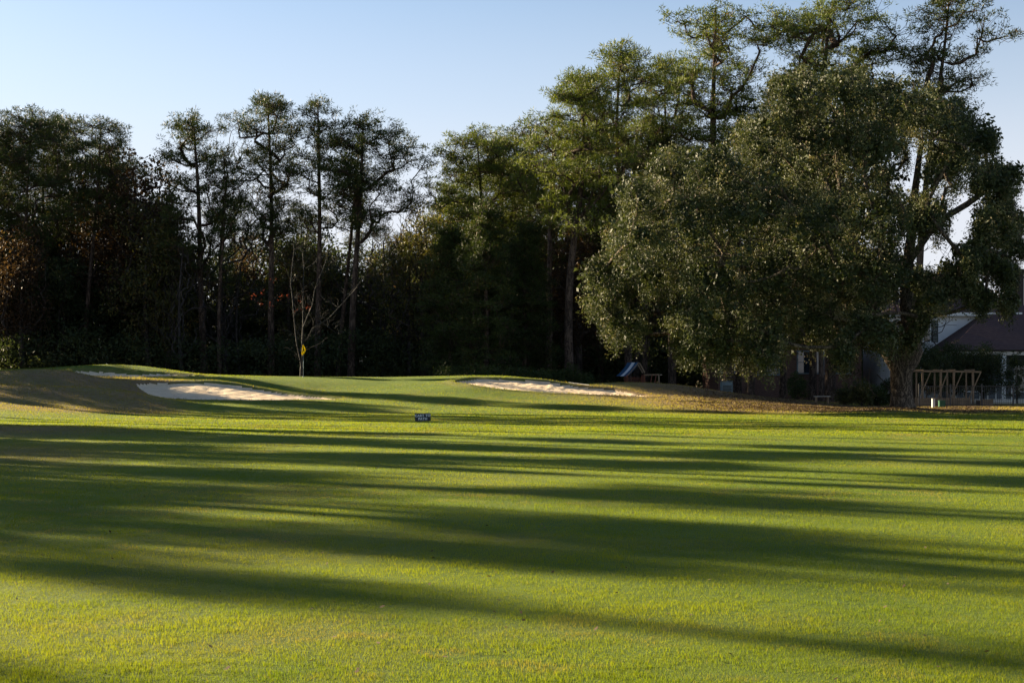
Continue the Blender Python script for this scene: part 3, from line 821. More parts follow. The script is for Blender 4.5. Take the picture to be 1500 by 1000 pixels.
# droop the low outer sprays; keep clear of the ground
C = C[C[:,2] > 1.9]
lc = lob[gg.permutation(len(lob))]
for (lx, ly, lz, lr) in lc[np.argsort(np.linalg.norm(lc[:,:3]-np.array([0,0,4]), axis=1))]:
    q = np.array([lx,ly,lz]); nd = s.nearest(q+np.array([0,0,-.5]), 9, .8)
    s.curve(nd, q, max(3, int(np.linalg.norm(q-s.p[nd])/.7)), .05, .09, gg)
sub_ = C[gg.random(len(C)) < .55]
for q in sub_[np.argsort(np.linalg.norm(sub_-np.array([0,0,5]), axis=1))]:
    nd = s.nearest(q, 9, .6); s.curve(nd, q, max(2, int(np.linalg.norm(q-s.p[nd])/.6)), .03, .1, gg)
s.radii(.011, .84, 2.25)
s.r[nexp:] = np.minimum(s.r[nexp:], .09)
for i, r in zip(range(7), (.84,.68,.56,.53,.52,.55,.58)): s.r[i] = r
for i in range(7, 19): s.r[i] = max(s.r[i]*.8, .44*(1-(i-7)/15))
for i in range(19, 30): s.r[i] = max(s.r[i]*.8, .50*(1-(i-19)/13))
oakmesh = s.mesh(.55, 1.3, .035, gg, 6)
hb = gg.random(len(C)) < .5
e1_ = leafy(C[hb], .50*(.6+.6*gg.random(hb.sum())), 96, .115, gg, .8, .45, .4, sig=.24)
e2_ = leafy(C[~hb]-np.array([0,0,.25]), .34*(.7+.6*gg.random((~hb).sum())), 96, .115, gg, 2.0, .45, .9, sig=.24)
cr = (np.concatenate([e1_[0], e2_[0]]), np.concatenate([e1_[1], e2_[1]+len(e1_[0])]), np.concatenate([e1_[2], e2_[2]]))
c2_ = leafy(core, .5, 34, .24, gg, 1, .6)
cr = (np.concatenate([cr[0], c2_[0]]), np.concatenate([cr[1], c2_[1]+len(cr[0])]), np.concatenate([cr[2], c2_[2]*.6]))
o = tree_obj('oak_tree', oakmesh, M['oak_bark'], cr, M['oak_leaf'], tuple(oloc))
# hanging vine stems
v = MB()
v.tube([oq(1272,540,-.3),oq(1270,552,-.35),oq(1271,565,-.3),oq(1277,576,-.3),oq(1283,580,-.2)], .022, 5)
v.tube([oq(1283,548,-.2),oq(1289,556,-.4),oq(1296,565,-.4),oq(1301,575,-.5),oq(1303,588,-.6)], .025, 5)
v.build('vine', M['grey_bark'], o)
tag(o, 'great spreading evergreen oak with forked trunk and drooping leafy crown', 'oak tree')

# ---- understorey (nobody could count it)
def mass(name, n, xr, yr, zr, leafm, seed, per=26, size=.26, clr=1.0, label='', ok=None):
    g_ = np.random.default_rng(seed)
    y = g_.uniform(*yr, n); x = g_.uniform(*xr, n)*y/F
    x = (g_.uniform(xr[0], xr[1], n)-750)/F*y
    h = zr*(.45+.9*fbm(x, y, .08, 3))*g_.random(n)**.7
    z = hbase(x, y)+h*1.0
    C_ = np.stack([x,y,z],1)
    if ok is not None: C_ = C_[ok(x, y)]
    V_, Q_, t_ = leafy(C_, clr, per, size, g_)
    me_ = mesh_arrays(name, V_, Q_, M[leafm], False, {'tint': t_})
    tag(link(name, me_), label, 'undergrowth', kind='stuff')
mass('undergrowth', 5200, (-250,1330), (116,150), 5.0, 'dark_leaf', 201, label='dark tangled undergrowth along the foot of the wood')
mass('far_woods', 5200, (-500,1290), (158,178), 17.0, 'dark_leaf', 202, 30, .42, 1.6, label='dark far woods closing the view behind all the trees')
mass('ferns', 260, (640,870), (98,104), .9, 'needles', 203, 30, .16, .5, label='low green ferns and shrubs at the wood edge behind the right bunker')

# ---- tree row to the left that throws the long shadows over the fairway
def shade_xy(s_, t_): a = SUN_AZ; return (s_*math.cos(a)-t_*math.sin(a), s_*math.sin(a)+t_*math.cos(a))
colp = broadleaf('evergreen_tree', 26, 1.6, 2.0, 301, 330, 34, .26, r0=.26, clr=.8, shape='round')
colq = broadleaf('evergreen_tree', 30, 1.9, 3.0, 303, 300, 26, .22, r0=.24, clr=.7, shape='round')
slim = pine(25, .30, 12, env(ROUND, 1.0), (0,0), 302, 24)
first = True
SH = [(23.3,2.1,55,1),(28.1,2.0,61,1),(27.4,1.6,69,1),(32.2,1.35,70,1),(35.3,.35,78,1),(37.2,.25,82,1),(43.0,.8,76,1),(46.2,1.0,80,1),(49.6,1.1,84,1),(61.6,2.7,97,1),(62.4,2.0,103,1),(71.6,1.1,106,1),(20.6,.45,64,1)]
for s_, R1, t_, zs in SH:
    o = colp if first else copy_tree(colp); first = False
    x, y = shade_xy(s_, t_); o.location = (x, y, ground_z(x, y)); o.scale = (R1/1.6, R1/1.6, zs)
    o.rotation_euler = (0,0,s_*7)
    tag(o, 'narrow evergreen in the row beside the fairway, outside the left edge', 'tree', 'evergreens beside the fairway')
first = True
for s_, R1, t_, zs in [(8.0,1.05,58,1.15),(12.2,2.3,56,1.15),(13.2,1.5,63,1.1),(11.2,1.2,66,1.15),(17.7,2.1,58,1.15),(17.2,1.4,67,1.15),(5.0,.7,70,1.05)]:
    o = colq if first else copy_tree(colq); first = False
    x, y = shade_xy(s_, t_); o.location = (x, y, ground_z(x, y)); o.scale = (R1/1.9, R1/1.9, zs); o.rotation_euler = (0,0,s_*5)
    tag(o, 'tall airy evergreen in the row beside the fairway, outside the left edge', 'tree', 'airy evergreens beside the fairway')
def low_tree(s_, t_, H_, r_):
    o = copy_tree(kinds['dense2']); x, y = shade_xy(s_, t_); o.location = (x, y, ground_z(x, y)); o.scale = (r_/4.6, r_/4.6, H_/11)
    o.rotation_euler = (0,0,s_*3.1)
    tag(o, 'low bushy evergreen beside the fairway and mounds, unseen outside the left edge', 'tree', 'low evergreens beside the fairway'); return o
for i in range(12):
    s_ = 45.4+i*1.9; low_tree(s_, 76+max(0, s_-52)*1.1+(i % 2)*2.5, 10.6 if 52 < s_ < 56.2 else 8.0+.7*(i % 3) if s_ < 52 else 6.2, 2.3 if s_ < 54 else 1.7)
for s_, t_, H_, r_ in ((55.0,80.5,11.5,1.9),(53.6,79,11,2)): low_tree(s_, t_, H_, r_)  # two more added out of view to shade the big bunker's left half
for i in range(12):
    s_ = 9.2+i*2.0+.5*math.sin(i*4.1); low_tree(s_, 47+(s_-9)*.85, 13.6+1.5*math.sin(i*2.3), 2.35 if s_ < 25 else 1.8)
first = True
for s_, t_ in [(44.4,98),(48,101),(52.2,104),(15.2,100),(82,118)]:
    o = slim if first else copy_tree(slim); first = False
    x, y = shade_xy(s_, t_); o.location = (x, y, ground_z(x, y)); o.rotation_euler = (0,0,s_*5)
    tag(o, 'slim pine in the row beside the fairway, outside the left edge', 'pine tree', 'pines beside the fairway')

# ------------------------------------------------------------------ built things
M['siding'] = None
m, nt = new_mat('siding'); pos = geo_pos(nt)
wv = N(nt, 'ShaderNodeTexWave'); wv.wave_type = 'BANDS'; wv.bands_direction = 'Z'; wv.wave_profile = 'SAW'; wv.inputs['Scale'].default_value = 1.6
nt.links.new(pos, wv.inputs['Vector'])
c = ramp(nt, noise(nt, 2, 5, pos), [(.3, (.62,.64,.66)), (.7, (.74,.76,.78))])
out(nt, bsdf(nt, c, .6, .3, wv.outputs['Fac'], .8, .03)); M['siding'] = m
m, nt = new_mat('shingles'); pos = geo_pos(nt)
br = N(nt, 'ShaderNodeTexBrick'); br.inputs['Scale'].default_value = 2.2; br.inputs['Mortar Size'].default_value = .012
br.inputs['Color1'].default_value = (.075,.042,.040,1); br.inputs['Color2'].default_value = (.11,.062,.058,1); br.inputs['Mortar'].default_value = (.03,.02,.02,1)
nt.links.new(geo_pos(nt, (1,1,2.2)), br.inputs['Vector'])
c = mixc(nt, math_(nt, 'MULTIPLY', noise(nt, 3, 5, pos), .7), br.outputs['Color'], (.05,.035,.035))
out(nt, bsdf(nt, c, .9, .2, br.outputs['Fac'], .5, .02)); M['shingles'] = m
m, nt = new_mat('brick')
mp = N(nt, 'ShaderNodeMapping'); mp.inputs['Rotation'].default_value = (R_(90),0,0)
nt.links.new(N(nt, 'ShaderNodeNewGeometry').outputs['Position'], mp.inputs['Vector'])
br = N(nt, 'ShaderNodeTexBrick'); br.inputs['Scale'].default_value = 4.5; br.inputs['Mortar Size'].default_value = .015
br.inputs['Color1'].default_value = (.09,.045,.035,1); br.inputs['Color2'].default_value = (.13,.07,.05,1); br.inputs['Mortar'].default_value = (.14,.12,.11,1)
nt.links.new(mp.outputs[0], br.inputs['Vector'])
out(nt, bsdf(nt, br.outputs['Color'], .9, .2, br.outputs['Fac'], -.4, .01)); M['brick'] = m
M['darkbrick'] = simple('dark_brick', (.05,.035,.03), (.03,.022,.02), 6)
M['porch'] = simple('shaded_siding', (.10,.12,.13), (.07,.085,.095), 4)  # grey siding, deep porch shade put into its colour
M['white'] = simple('white_paint', (.74,.74,.72), (.6,.6,.58), 3)
M['trimtan'] = simple('cream_trim', (.55,.50,.42), (.42,.38,.32), 3)
M['green_paint'] = simple('dark_green_paint', (.02,.045,.032), None, 5, .5)
M['glass'] = simple('window_glass', (.03,.04,.05), (.02,.03,.035), 1, .08, .8, .02)
M['cedar'] = simple('weathered_timber', (.30,.21,.13), (.17,.12,.075), 3, .8, .2, .5, (1,1,1))
M['redwood'] = simple('stained_timber', (.22,.07,.035), (.13,.045,.025), 4)
M['blackmetal'] = simple('black_metal', (.02,.02,.022), None, 8, .4, .5)
M['blue'] = simple('blue_canvas', (.03,.10,.20), (.02,.07,.15), 5, .8)
M['canvas'] = simple('white_canvas', (.72,.74,.76), (.6,.62,.65), 5, .8)
M['navy'] = simple('navy_board', (.008,.014,.028), (.012,.02,.035), 6, .45, .4, .05)
M['yellow'] = simple('yellow_cloth', (.85,.58,.015), (.75,.48,.01), 6, .8, .2, .1)
m, nt = new_mat('yellow_cloth'); c = ramp(nt, noise(nt, 4, 4, obj_pos(nt)), [(.3, (.85,.68,.02)), (.7, (.95,.78,.03))])
t = N(nt, 'ShaderNodeBsdfTranslucent'); nt.links.new(c, t.inputs[0]); mx = N(nt, 'ShaderNodeMixShader'); mx.inputs[0].default_value = .72
nt.links.new(bsdf(nt, c, .8, .2), mx.inputs[1]); nt.links.new(t.outputs[0], mx.inputs[2]); out(nt, mx.outputs[0]); M['yellow'] = m
M['black'] = simple('black_print', (.01,.01,.01), None, 5)
M['letter'] = simple('pale_lettering', (.70,.74,.76), (.6,.64,.66), 5)
M['utilgreen'] = simple('green_plastic', (.02,.10,.05), None, 5, .5)
M['greyblue'] = simple('grey_blue_metal', (.16,.22,.24), (.11,.15,.17), 4, .5)

def hip_roof(name, x0, x1, y0, y1, z0, zr, hx, mat, parent, th=.22, left=True, right=True):
    """eaves rectangle, ridge along x inset by hx on the hipped ends"""
    bm = bmesh.new(); yc = (y0+y1)/2
    a = [bm.verts.new(p) for p in ((x0,y0,z0),(x1,y0,z0),(x1,y1,z0),(x0,y1,z0))]
    r = [bm.verts.new((x0+(hx if left else 0), yc, zr)), bm.verts.new((x1-(hx if right else 0), yc, zr))]
    b = [bm.verts.new((v.co.x, v.co.y, z0-th)) for v in a]
    for f in ((a[0],a[1],r[1],r[0]), (a[2],a[3],r[0],r[1]), (a[3],a[0],r[0]), (a[1],a[2],r[1])): bm.faces.new(f)
    for i in range(4): bm.faces.new((b[i], b[(i+1)%4], a[(i+1)%4], a[i]))
    bm.faces.new(b[::-1]); bmesh.ops.recalc_face_normals(bm, faces=bm.faces)
    me = bpy.data.meshes.new(name); bm.to_mesh(me); bm.free(); me.materials.append(mat)
    return link(name, me, parent)
def window(parent, xc, z0, y, w_, h_, shutters=True, fm='white'):
    f = MB(); t = .09
    f.box(xc-w_/2-t, xc+w_/2+t, y-.06, y+.02, z0+h_, z0+h_+t); f.box(xc-w_/2-t, xc-w_/2, y-.06, y+.02, z0, z0+h_); f.box(xc+w_/2, xc+w_/2+t, y-.06, y+.02, z0, z0+h_)
    f.box(xc-.025, xc+.025, y-.045, y+.02, z0, z0+h_); f.box(xc-w_/2, xc-.025, y-.045, y+.02, z0+h_/2-.025, z0+h_/2+.025); f.box(xc+.025, xc+w_/2, y-.045, y+.02, z0+h_/2-.025, z0+h_/2+.025)
    wn = f.build('window', M[fm], parent)
    MB().box(xc-w_/2, xc+w_/2, y-.02, y+.01, z0, z0+h_).build('pane', M['glass'], wn)
    MB().box(xc-w_/2-t-.06, xc+w_/2+t+.06, y-.13, y+.02, z0-.09, z0-.003).build('sill', M[fm], wn)
    if shutters:
        for sx in (-1, 1):
            b = MB(); cx = xc+sx*(w_/2+t+.27)
            b.box(cx-.25, cx-.20, y-.05, y+.01, z0-.02, z0+h_+.05); b.box(cx+.20, cx+.25, y-.05, y+.01, z0-.02, z0+h_+.05)
            k = int(h_/.1)
            for i in range(k): b.box(cx-.20, cx+.20, y-.04, y+.008, z0+i*h_/k, z0+(i+.75)*h_/k)
            b.build('shutter', M['green_paint'], wn)
def zat(py, Y): return CH+(HZ-py)/F*Y
def xat(px, Y): return (px-750)/F*Y

# white house
hy = 106.0; gz = -.35
root = empty('house', (0,0,0)); tag(root, 'white sided house with dark hipped roofs behind the great oak', 'house')
X0, X1 = xat(1303,hy), xat(1484,hy); ze = zat(462,hy)
MB().box(X0, X1, hy, hy+8, gz, ze-.02).build('upper_wall', M['siding'], root)
MB().box(X0-.5, X1+.5, hy-.5, hy-.42, ze-.05, ze+.20).build('fascia', M['white'], root)
hip_roof('upper_roof', X0-.5, X1+.5, hy-.40, hy+8.5, ze+.22, zat(424,hy+4), 4.4, M['shingles'], root)
window(root, xat(1352,hy), zat(501,hy), hy, 1.0, 1.65); window(root, xat(1318,hy), zat(501,hy), hy, .8, 1.65, False)
y1_ = 100.0; e1 = zat(512,y1_)
wx0, wx1 = xat(1393,y1_), xat(1740,y1_)
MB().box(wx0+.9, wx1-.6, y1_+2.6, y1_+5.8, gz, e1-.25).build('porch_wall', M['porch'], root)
rf = hip_roof('main_roof', wx0, wx1, y1_, y1_+14, e1, zat(447,107), 5.2, M['shingles'], root, .12)
MB().box(wx0+.1, wx1-.1, y1_+.05, y1_+.25, e1-.38, e1-.125).build('porch_beam', M['trimtan'], root)
for px in (1397, 1471, 1545, 1620):
    MB().box(xat(px,y1_)-.15, xat(px,y1_)+.15, y1_+.02, y1_+.30, gz, e1-.385, .02).build('porch_column', M['white'], root)
for px in (1425, 1500, 1560): window(root, xat(px,y1_+2.6), .75, y1_+2.6, 1.3, 1.7, False)
ch = MB(); cx0, cx1 = xat(1474,110), xat(1496,110)
ch.box(cx0, cx1, 109.4, 110.6, 5.5, zat(402,110)); ch.box(cx0-.12, cx1+.12, 109.28, 110.72, zat(402,110)+.003, zat(395,110))
ch.build('chimney', M['darkbrick'], rf)
MB().box(wx0+.3, wx1-.3, y1_-.3, y1_+2.6, gz-.2, .18).build('porch_floor', M['trimtan'], root)
# brick house
by_ = 108.0
root = empty('house', (0,0,0)); tag(root, 'low brick house half hidden by trunks below the oak crown', 'house')
MB().box(xat(1052,by_), xat(1262,by_), by_, by_+9, -.3, zat(500,by_)).build('wall', M['brick'], root)
hip_roof('roof', xat(1052,by_)-.5, xat(1262,by_)+.5, by_-.5, by_+9.5, zat(500,by_)+.2, zat(455,by_+4.5), 4, M['shingles'], root)
for px, py, w_, h_ in ((1068,545,1.2,1.5), (1125,548,1.6,1.5), (1187,546,1.9,1.6), (1232,546,1.2,1.5)):
    window(root, xat(px,by_), zat(py,by_), by_, w_, h_, False, 'greyblue')

# pergola over raised beds
py_ = 88.0; root = empty('pergola', (xat(1388,py_), py_, 0)); ox = xat(1388,py_)
def pl(px, py, y=0): return (xat(px,py_)-ox, y, zat(py,py_))
tag(root, 'raw timber pergola with four braced posts, right of the oak trunk', 'pergola')
MB().bar(pl(1339,543.5), pl(1437,544.5), .09, .12).build('top_beam', M['cedar'], root)
MB().bar(pl(1341,543,1.3), pl(1436,544,1.3), .12, .16).build('top_beam', M['cedar'], root)
for i, (px, q, r) in enumerate(((1351,1343.5,1362), (1378,1370.5,1387), (1397,1390,1408.5), (1425,1416,1435.5))):
    MB().bar(pl(px,599), pl(px,545.2), .115).build('post', M['cedar'], root)
    MB().bar(pl(q,588,-.14), pl(r,545,-.14), .06, .045).build('brace', M['cedar'], root)
    MB().bar(pl(px,599,1.3), pl(px,545.2,1.3), .085).build('post', M['cedar'], root)
    MB().bar((pl(px,543)[0],-.25,pl(px,542)[2]), (pl(px,543)[0],1.6,pl(px,542)[2]), .06, .10).build('rafter', M['cedar'], root)
def planter(px0, px1, Yp, h_, label):
    x0, x1 = xat(px0,Yp), xat(px1,Yp); z0 = hz(x0, Yp)-.08
    r = empty('raised_planter', (x0, Yp, z0)); tag(r, label, 'planter', 'timber planters by the pergola')
    L = x1-x0; n = max(1, round(L/1.25)); 
    for i in range(n):
        b = MB()
        for k in range(3):
            j = .008
            b.box(i*L/n+j, (i+1)*L/n-j, -.03, .03, k*h_/3+.006, (k+1)*h_/3-.006, .006)
        b.build('side_panel', M['cedar'], r)
    for i in range(n+1): MB().box(i*L/n-.05, i*L/n+.05, .032, .13, 0, h_+.02).build('corner_post', M['cedar'], r)
    MB().box(0, L, .14, 1.1, 0, h_*.85).build('soil', M['soil'], r)
    return r
M['soil'] = simple('soil', (.09,.06,.04), (.05,.035,.025), 8)
planter(1342, 1421, 86.6, .62, 'long timber raised bed under the pergola posts')
planter(1438, 1454, 86.2, .5, 'short timber raised bed standing apart to the right of the pergola')

# metal fence
fy = 84.5; root = empty('metal_fence', (xat(1346,fy), fy, 0)); tag(root, 'thin black metal picket fence in front of the pergola and porch', 'fence')
fx = xat(1346,fy); L = xat(1760,fy)-fx
for i in range(10):
    MB().box(i*L/9-.035, i*L/9+.035, -.035, .035, -.3, 1.32).build('post', M['blackmetal'], root)
for i in range(9):
    b = MB(); a0, a1 = i*L/9+.036, (i+1)*L/9-.036
    b.box(a0, a1, -.015, .015, 1.16, 1.19); b.box(a0, a1, -.015, .015, .05, .08)
    k = int((a1-a0)/.12)
    for j in range(1, k): b.box(a0+j*(a1-a0)/k-.008, a0+j*(a1-a0)/k+.008, -.008, .008, .083, 1.157)
    b.build('picket_panel', M['blackmetal'], root)
# porch railing
ry = 98.5; root = empty('deck_railing', (xat(1388,ry), ry, -.2)); tag(root, 'white railing with spaced balusters before the porch column', 'railing')
L = xat(1482,ry)-xat(1388,ry)
MB().box(0, L, -.04, .04, zat(562.5,ry)+.2-.04, zat(562.5,ry)+.2+.04).build('top_rail', M['white'], root)
MB().box(0, L, -.03, .03, .25, .31).build('bottom_rail', M['white'], root)
for i in range(9): MB().box(i*L/8-.035, i*L/8+.035, -.03, .03, .312, zat(562.5,ry)+.155).build('baluster', M['white'], root)
# utility posts
x = xat(1367,79); z = hz(x, 79)
root = empty('marker_post', (x, 79, z)); tag(root, 'short white square utility post in the lawn right of the oak trunk', 'post')
MB().box(-.075,.075,-.075,.075,-.1,.48,.012).build('shaft', M['white'], root); MB().box(-.085,.085,-.085,.085,.483,.515,.01).build('cap', M['white'], root)
x = xat(1379.5,80.5); z = hz(x, 80.5)
root = empty('utility_box', (x, 80.5, z)); tag(root, 'small green plastic utility box beside the short white post', 'utility box')
MB().box(-.17,.17,-.12,.12,-.1,.33,.02).build('body', M['utilgreen'], root); MB().box(-.19,.19,-.14,.14,.333,.39,.02).build('lid', M['utilgreen'], root)
x = xat(1064,97); z = hz(x, 97)-.1
root = empty('utility_cabinet', (x, 97, z)); tag(root, 'grey blue metal cabinet on the ground left of the two close trunks', 'cabinet')
MB().box(-.38,.38,-.35,.35,0,.95,.03).build('body', M['greyblue'], root); MB().box(-.40,.40,-.37,.37,.953,1.0,.01).build('lid', M['greyblue'], root)
b = MB()
for i in range(6): b.box(-.3,.3,-.37,-.352,.15+i*.1,.2+i*.1)
b.build('vent', M['blackmetal'], root)
# garden bench
x = xat(1204,92); z = hz(x, 92)
root = empty('garden_bench', (x, 92, z), .05); tag(root, 'pale backless plank bench near the narrow trunk under the oak', 'bench')
b = MB(); b.box(-.52,.52,-.17,-.01,.42,.46,.008); b.box(-.52,.52,.01,.17,.42,.46,.008); b.build('seat', M['trimtan'], root)
for sx in (-.38,.38): MB().box(sx-.04,sx+.04,-.14,.14,-.1,.418).build('leg', M['cedar'], root)

# playset
Yp = 103.0; px0 = 928; root = empty('playset', (xat(px0,Yp), Yp, 0)); tag(root, 'timber climbing frame with blue and white sloping canopy behind the right mound', 'playset')
def pp(px, py, dy=0): return (xat(px,Yp)-xat(px0,Yp), dy, zat(py,Yp))
def sheet(u0, u1, name, mat, par, off=0):
    """strip of the sagging canopy between fractions u0..u1 of its depth"""
    bm = bmesh.new(); A = []
    for i in range(9):
        t = i/8; row = []
        for u in (u0, u1):
            x = pp(921+13.5*u, 0)[0]-.78*t**1.05-.12*math.sin(math.pi*t)*-1*0-.06*t
            z = zat(531,Yp)-(zat(531,Yp)-zat(551,Yp))*(t**.9)+.05*math.sin(math.pi*t)*-1
            row.append(bm.verts.new((x, .9-1.8*u, z+off)))
        A.append(row)
    for p, q in zip(A, A[1:]): bm.faces.new((p[0],p[1],q[1],q[0]))
    r = bmesh.ops.extrude_face_region(bm, geom=bm.faces[:])
    bmesh.ops.translate(bm, vec=(-.02,0,.015), verts=[v for v in r['geom'] if isinstance(v, bmesh.types.BMVert)])
    bmesh.ops.recalc_face_normals(bm, faces=bm.faces)
    me = bpy.data.meshes.new(name); bm.to_mesh(me); bm.free(); me.materials.append(mat)
    return link(name, me, par)
cn = sheet(0, .38, 'canopy', M['blue'], root); sheet(.38, .66, 'stripe', M['canvas'], cn); sheet(.66, 1, 'border', M['blue'], cn)
for dy in (-.9, .9):
    MB().bar(pp(935,531.5,dy), pp(943,546,dy), .09, .05).build('rafter', M['cedar'], root)
    MB().bar(pp(934,531,dy), pp(916,552,dy), .06, .05).build('rafter', M['cedar'], root)
    for px in (917, 942): MB().bar((pp(px,0)[0],dy,-.1), pp(px,549,dy), .1).build('post', M['redwood'], root)
b = MB()
for i in range(5): b.bar(pp(916,553+i*2.2,-.97), pp(943,553+i*2.2,-.97), .03, .09)
b.build('side_boards', M['redwood'], root)
MB().box(pp(916,0)[0], pp(943,0)[0], -.9, .9, zat(563,Yp), zat(562,Yp)).build('deck', M['redwood'], root)
MB().bar(pp(943,549,0), pp(966,548.5,0), .1).build('swing_beam', M['cedar'], root)
for q in (-.8, .8): MB().bar(pp(965,548.5,0), (pp(965,0)[0], q, -.1), .08).build('leg', M['cedar'], root)
b = MB(); b.bar(pp(955,549,-.05), pp(950,568,-.9), .06); b.bar(pp(961,549,-.05), pp(956,568,-.9), .06)
b.build('ladder', M['redwood'], root)

# flag
Yf = 93.0; xf = xat(444.4,Yf); zf = zat(551,Yf)-.02
root = empty('golf_flag', (xf, Yf, zf)); tag(root, 'limp yellow flag on a thin pole standing in the hole of the green', 'golf flag')
MB().tube([(0,0,-.1),(0,0,.55)], .016, 10).build('pole_base', M['greyblue'], root)
MB().tube([(0,0,.552),(0,0,1.05)], .017, 10).build('pole_band', M['white'], root)
MB().tube([(0,0,1.052),(0,0,2.12)], .015, 10).build('pole', M['greyblue'], root)
bm = bmesh.new(); G = []
for i in range(9):
    t = i/8; z = 2.1-.66*t; row = []
    wl = -.02-.13*t; wr = .02+.155*(t/.55 if t < .55 else max(0, (1-t)/.45)*1.1-.1)
    for j in range(7):
        u = j/6; row.append(bm.verts.new((wl+(wr-wl)*u, -.03+.035*math.sin(u*7+t*2), z-.05*abs(u-.4))))
    G.append(row)
for i in range(8):
    for j in range(6): bm.faces.new((G[i][j],G[i][j+1],G[i+1][j+1],G[i+1][j])).smooth = True
r = bmesh.ops.extrude_face_region(bm, geom=bm.faces[:]); bmesh.ops.translate(bm, vec=(0,.006,0), verts=[v for v in r['geom'] if isinstance(v, bmesh.types.BMVert)])
me = bpy.data.meshes.new('flag'); bm.to_mesh(me); bm.free(); me.materials.append(M['yellow']); fl = link('flag', me, root)
def text_mesh(txt, size, mat, parent, loc, rot, name='lettering', spacing=1.0, ext=.002):
    cu = bpy.data.curves.new(name, 'FONT'); cu.body = txt; cu.size = size; cu.align_x = 'CENTER'; cu.align_y = 'CENTER'
    cu.extrude = ext; cu.space_character = spacing; cu.offset = size*.03
    o = bpy.data.objects.new(name, cu); COL.objects.link(o)
    bpy.context.view_layer.update()
    me = bpy.data.meshes.new_from_object(o.evaluated_get(bpy.context.evaluated_depsgraph_get()))
    bpy.data.objects.remove(o); me.name = name; me.materials.clear(); me.materials.append(mat)
    o = link(name, me, parent, loc); o.rotation_euler = rot; return o
text_mesh('4', .2, M['black'], fl, (.02,-.075,1.72), (R_(90),0,0), 'number', 1, .004)
MB().tube([(0,0,-.02),(0,0,.018)], .054, 20).build('cup', M['white'], root)

# sign
Ys = 54.0; xs_ = xat(619.5,Ys); zs_ = hz(xs_, Ys)+.01
root = empty('cart_sign', (xs_, Ys, zs_), R_(-4)); root.rotation_euler = (0, R_(-1.6), R_(-4))
tag(root, 'small navy sign board reading CART TO PATH standing on the fairway', 'sign')
MB().box(-.30,.30,-.018,.018,.0,.305,.006).build('board', M['navy'], root)
text_mesh('CART TO', .128, M['letter'], root, (0,-.021,.215), (R_(90),0,0), 'lettering', 1.12)
text_mesh('PATH', .128, M['letter'], root, (0,-.021,.09), (R_(90),0,0), 'lettering', 1.12)
for sx in (-.2,.2): MB().box(sx-.012,sx+.012,.019,.03,-.15,.2).build('stake', M['blackmetal'], root)

# bunker rake lying on the lip
a = at(832.5,558.6,87.6); x, y = a[0], a[1]; z = hz(x, y)+.06
root = empty('bunker_rake', (x, y, z), R_(-20)); tag(root, 'pale bunker rake lying on the rim of the right bunker', 'rake')
MB().tube([(0,0,.0),(1.5,-.5,-.16)], .018, 8).build('handle', M['white'], root)
b = MB(); b.box(-.04,0,-.3,.3,-.02,.02)
for i in range(9): b.box(-.03,-.01,-.28+i*.07-.008,-.28+i*.07+.008,-.09,-.021)
b.build('rake_head', M['green_paint'], root)

# shrubs
SHR = [(1358,96,510,34,'dark leafy shrub left of three clipped ones before the porch'),(1398,97,506,36,'middle one of three dark clipped shrubs before the porch'),(1440,97,509,36,'right one of three dark clipped shrubs before the porch'),
 (1168,98,553,15,'rounded green bush right of the lone trunk by the brick house'),(1262,92,562,13,'low leafy garden plant between the bench and the oak trunk'),(1238,94,570,12,'small grey green garden plant right of the bench'),
 (1284,93,572,12,'low dark plant just left of the oak trunk base'),(835,99,541,14,'small green bush at the foot of the thickest bare trunk'),(1303,99,560,16,'dark bush seen just left behind the oak trunk'),(1490,95,520,26,'dark tall shrub at the right edge before the porch')]
for i, (px, Yd, py, wpx, lab) in enumerate(SHR):
    x, y, z = px_tree(px, Yd); H = zat(py, Yd)-z; R1 = wpx*Yd/F
    o = broadleaf('shrub', H, R1*(1.35 if i < 3 else 1.1), H*.16 if i > 2 else H*.3, 400+i, 90+(260 if i < 3 else 0), 40, .11, .05, 'dark_leaf' if i in (0,1,2,8,9) else 'olive_leaf' if i in (4,5) else 'needles', loc=(x,y,z), clr=.28 if i > 2 else .45, tip=.006)
    tag(o, lab, 'shrub')
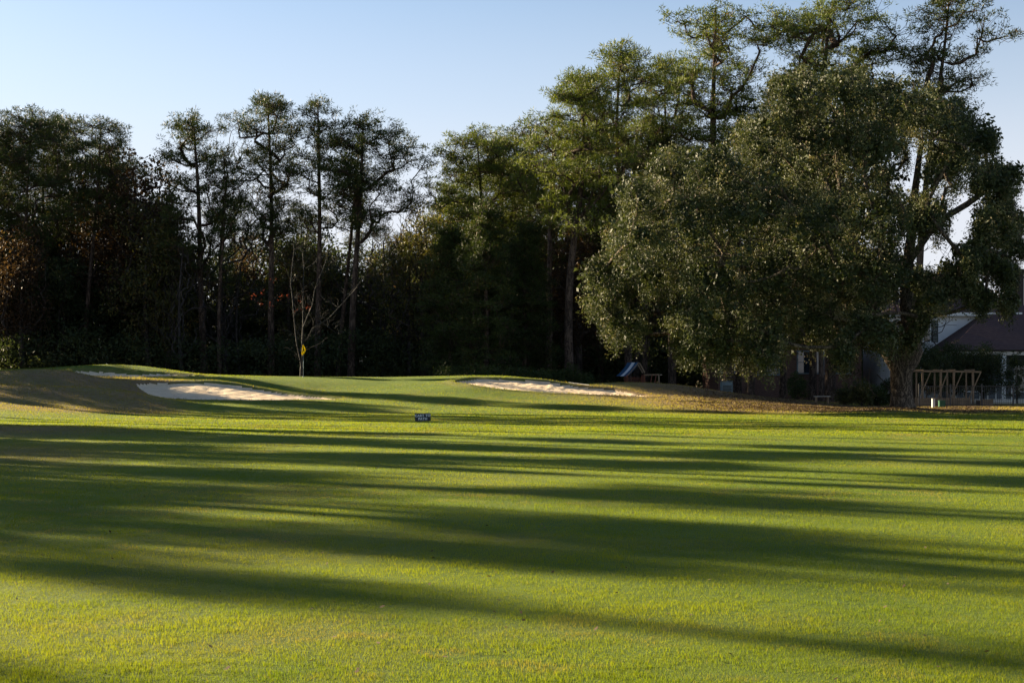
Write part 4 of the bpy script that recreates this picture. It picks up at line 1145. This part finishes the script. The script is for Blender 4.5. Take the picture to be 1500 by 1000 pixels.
# ------------------------------------------------------------------ camera, light, sky
cam = bpy.data.cameras.new('camera'); co = bpy.data.objects.new('camera', cam); COL.objects.link(co)
cam.lens = 50; cam.sensor_width = 36; cam.shift_y = (HZ-500)/1500; cam.clip_end = 5000; cam.clip_start = .1
co.location = (0,0,CH); co.rotation_euler = (R_(90),0,0); SC.camera = co
sd = bpy.data.lights.new('sun', 'SUN'); so = bpy.data.objects.new('sun', sd); COL.objects.link(so)
sd.energy = 5.0; sd.angle = R_(.5); sd.color = (1, .80, .53)
sv = Vector((-math.sin(SUN_AZ)*math.cos(SUN_EL), math.cos(SUN_AZ)*math.cos(SUN_EL), math.sin(SUN_EL)))
so.rotation_euler = sv.to_track_quat('Z', 'Y').to_euler(); so.location = (-40, 40, 40)
w = bpy.data.worlds.new('World'); SC.world = w; w.use_nodes = True
nt = w.node_tree; bg = nt.nodes['Background']
sk = nt.nodes.new('ShaderNodeTexSky'); sk.sky_type = 'NISHITA'; sk.sun_disc = False
sk.sun_elevation = SUN_EL; sk.sun_rotation = -SUN_AZ
sk.air_density = 1.0; sk.dust_density = 0.4; sk.ozone_density = 1.6
# thin pale haze in the sky itself, thickening towards the horizon all the way round
tc = nt.nodes.new('ShaderNodeTexCoord'); sx = nt.nodes.new('ShaderNodeSeparateXYZ'); nt.links.new(tc.outputs['Generated'], sx.inputs[0])
hf = ramp(nt, sx.outputs[2], [(0, (.9,.9,.9)), (.12, (.82,.82,.82)), (.19, (.38,.38,.38)), (.27, (.06,.06,.06)), (.7, (0,0,0))])
hazy = mixc(nt, hf, mixc(nt, 1.0, sk.outputs[0], (.76,.745,.76), 'MULTIPLY'), (3.85, 3.9, 4.3))
nt.links.new(hazy, bg.inputs[0]); bg.inputs[1].default_value = .05
SC.view_settings.view_transform = 'Standard'; SC.view_settings.look = 'None'
SC.view_settings.exposure = 2.15; SC.view_settings.gamma = 1
SC.render.film_transparent = False
SC.cycles.max_bounces = 8; SC.cycles.transparent_max_bounces = 8
SC.cycles.use_denoising = True
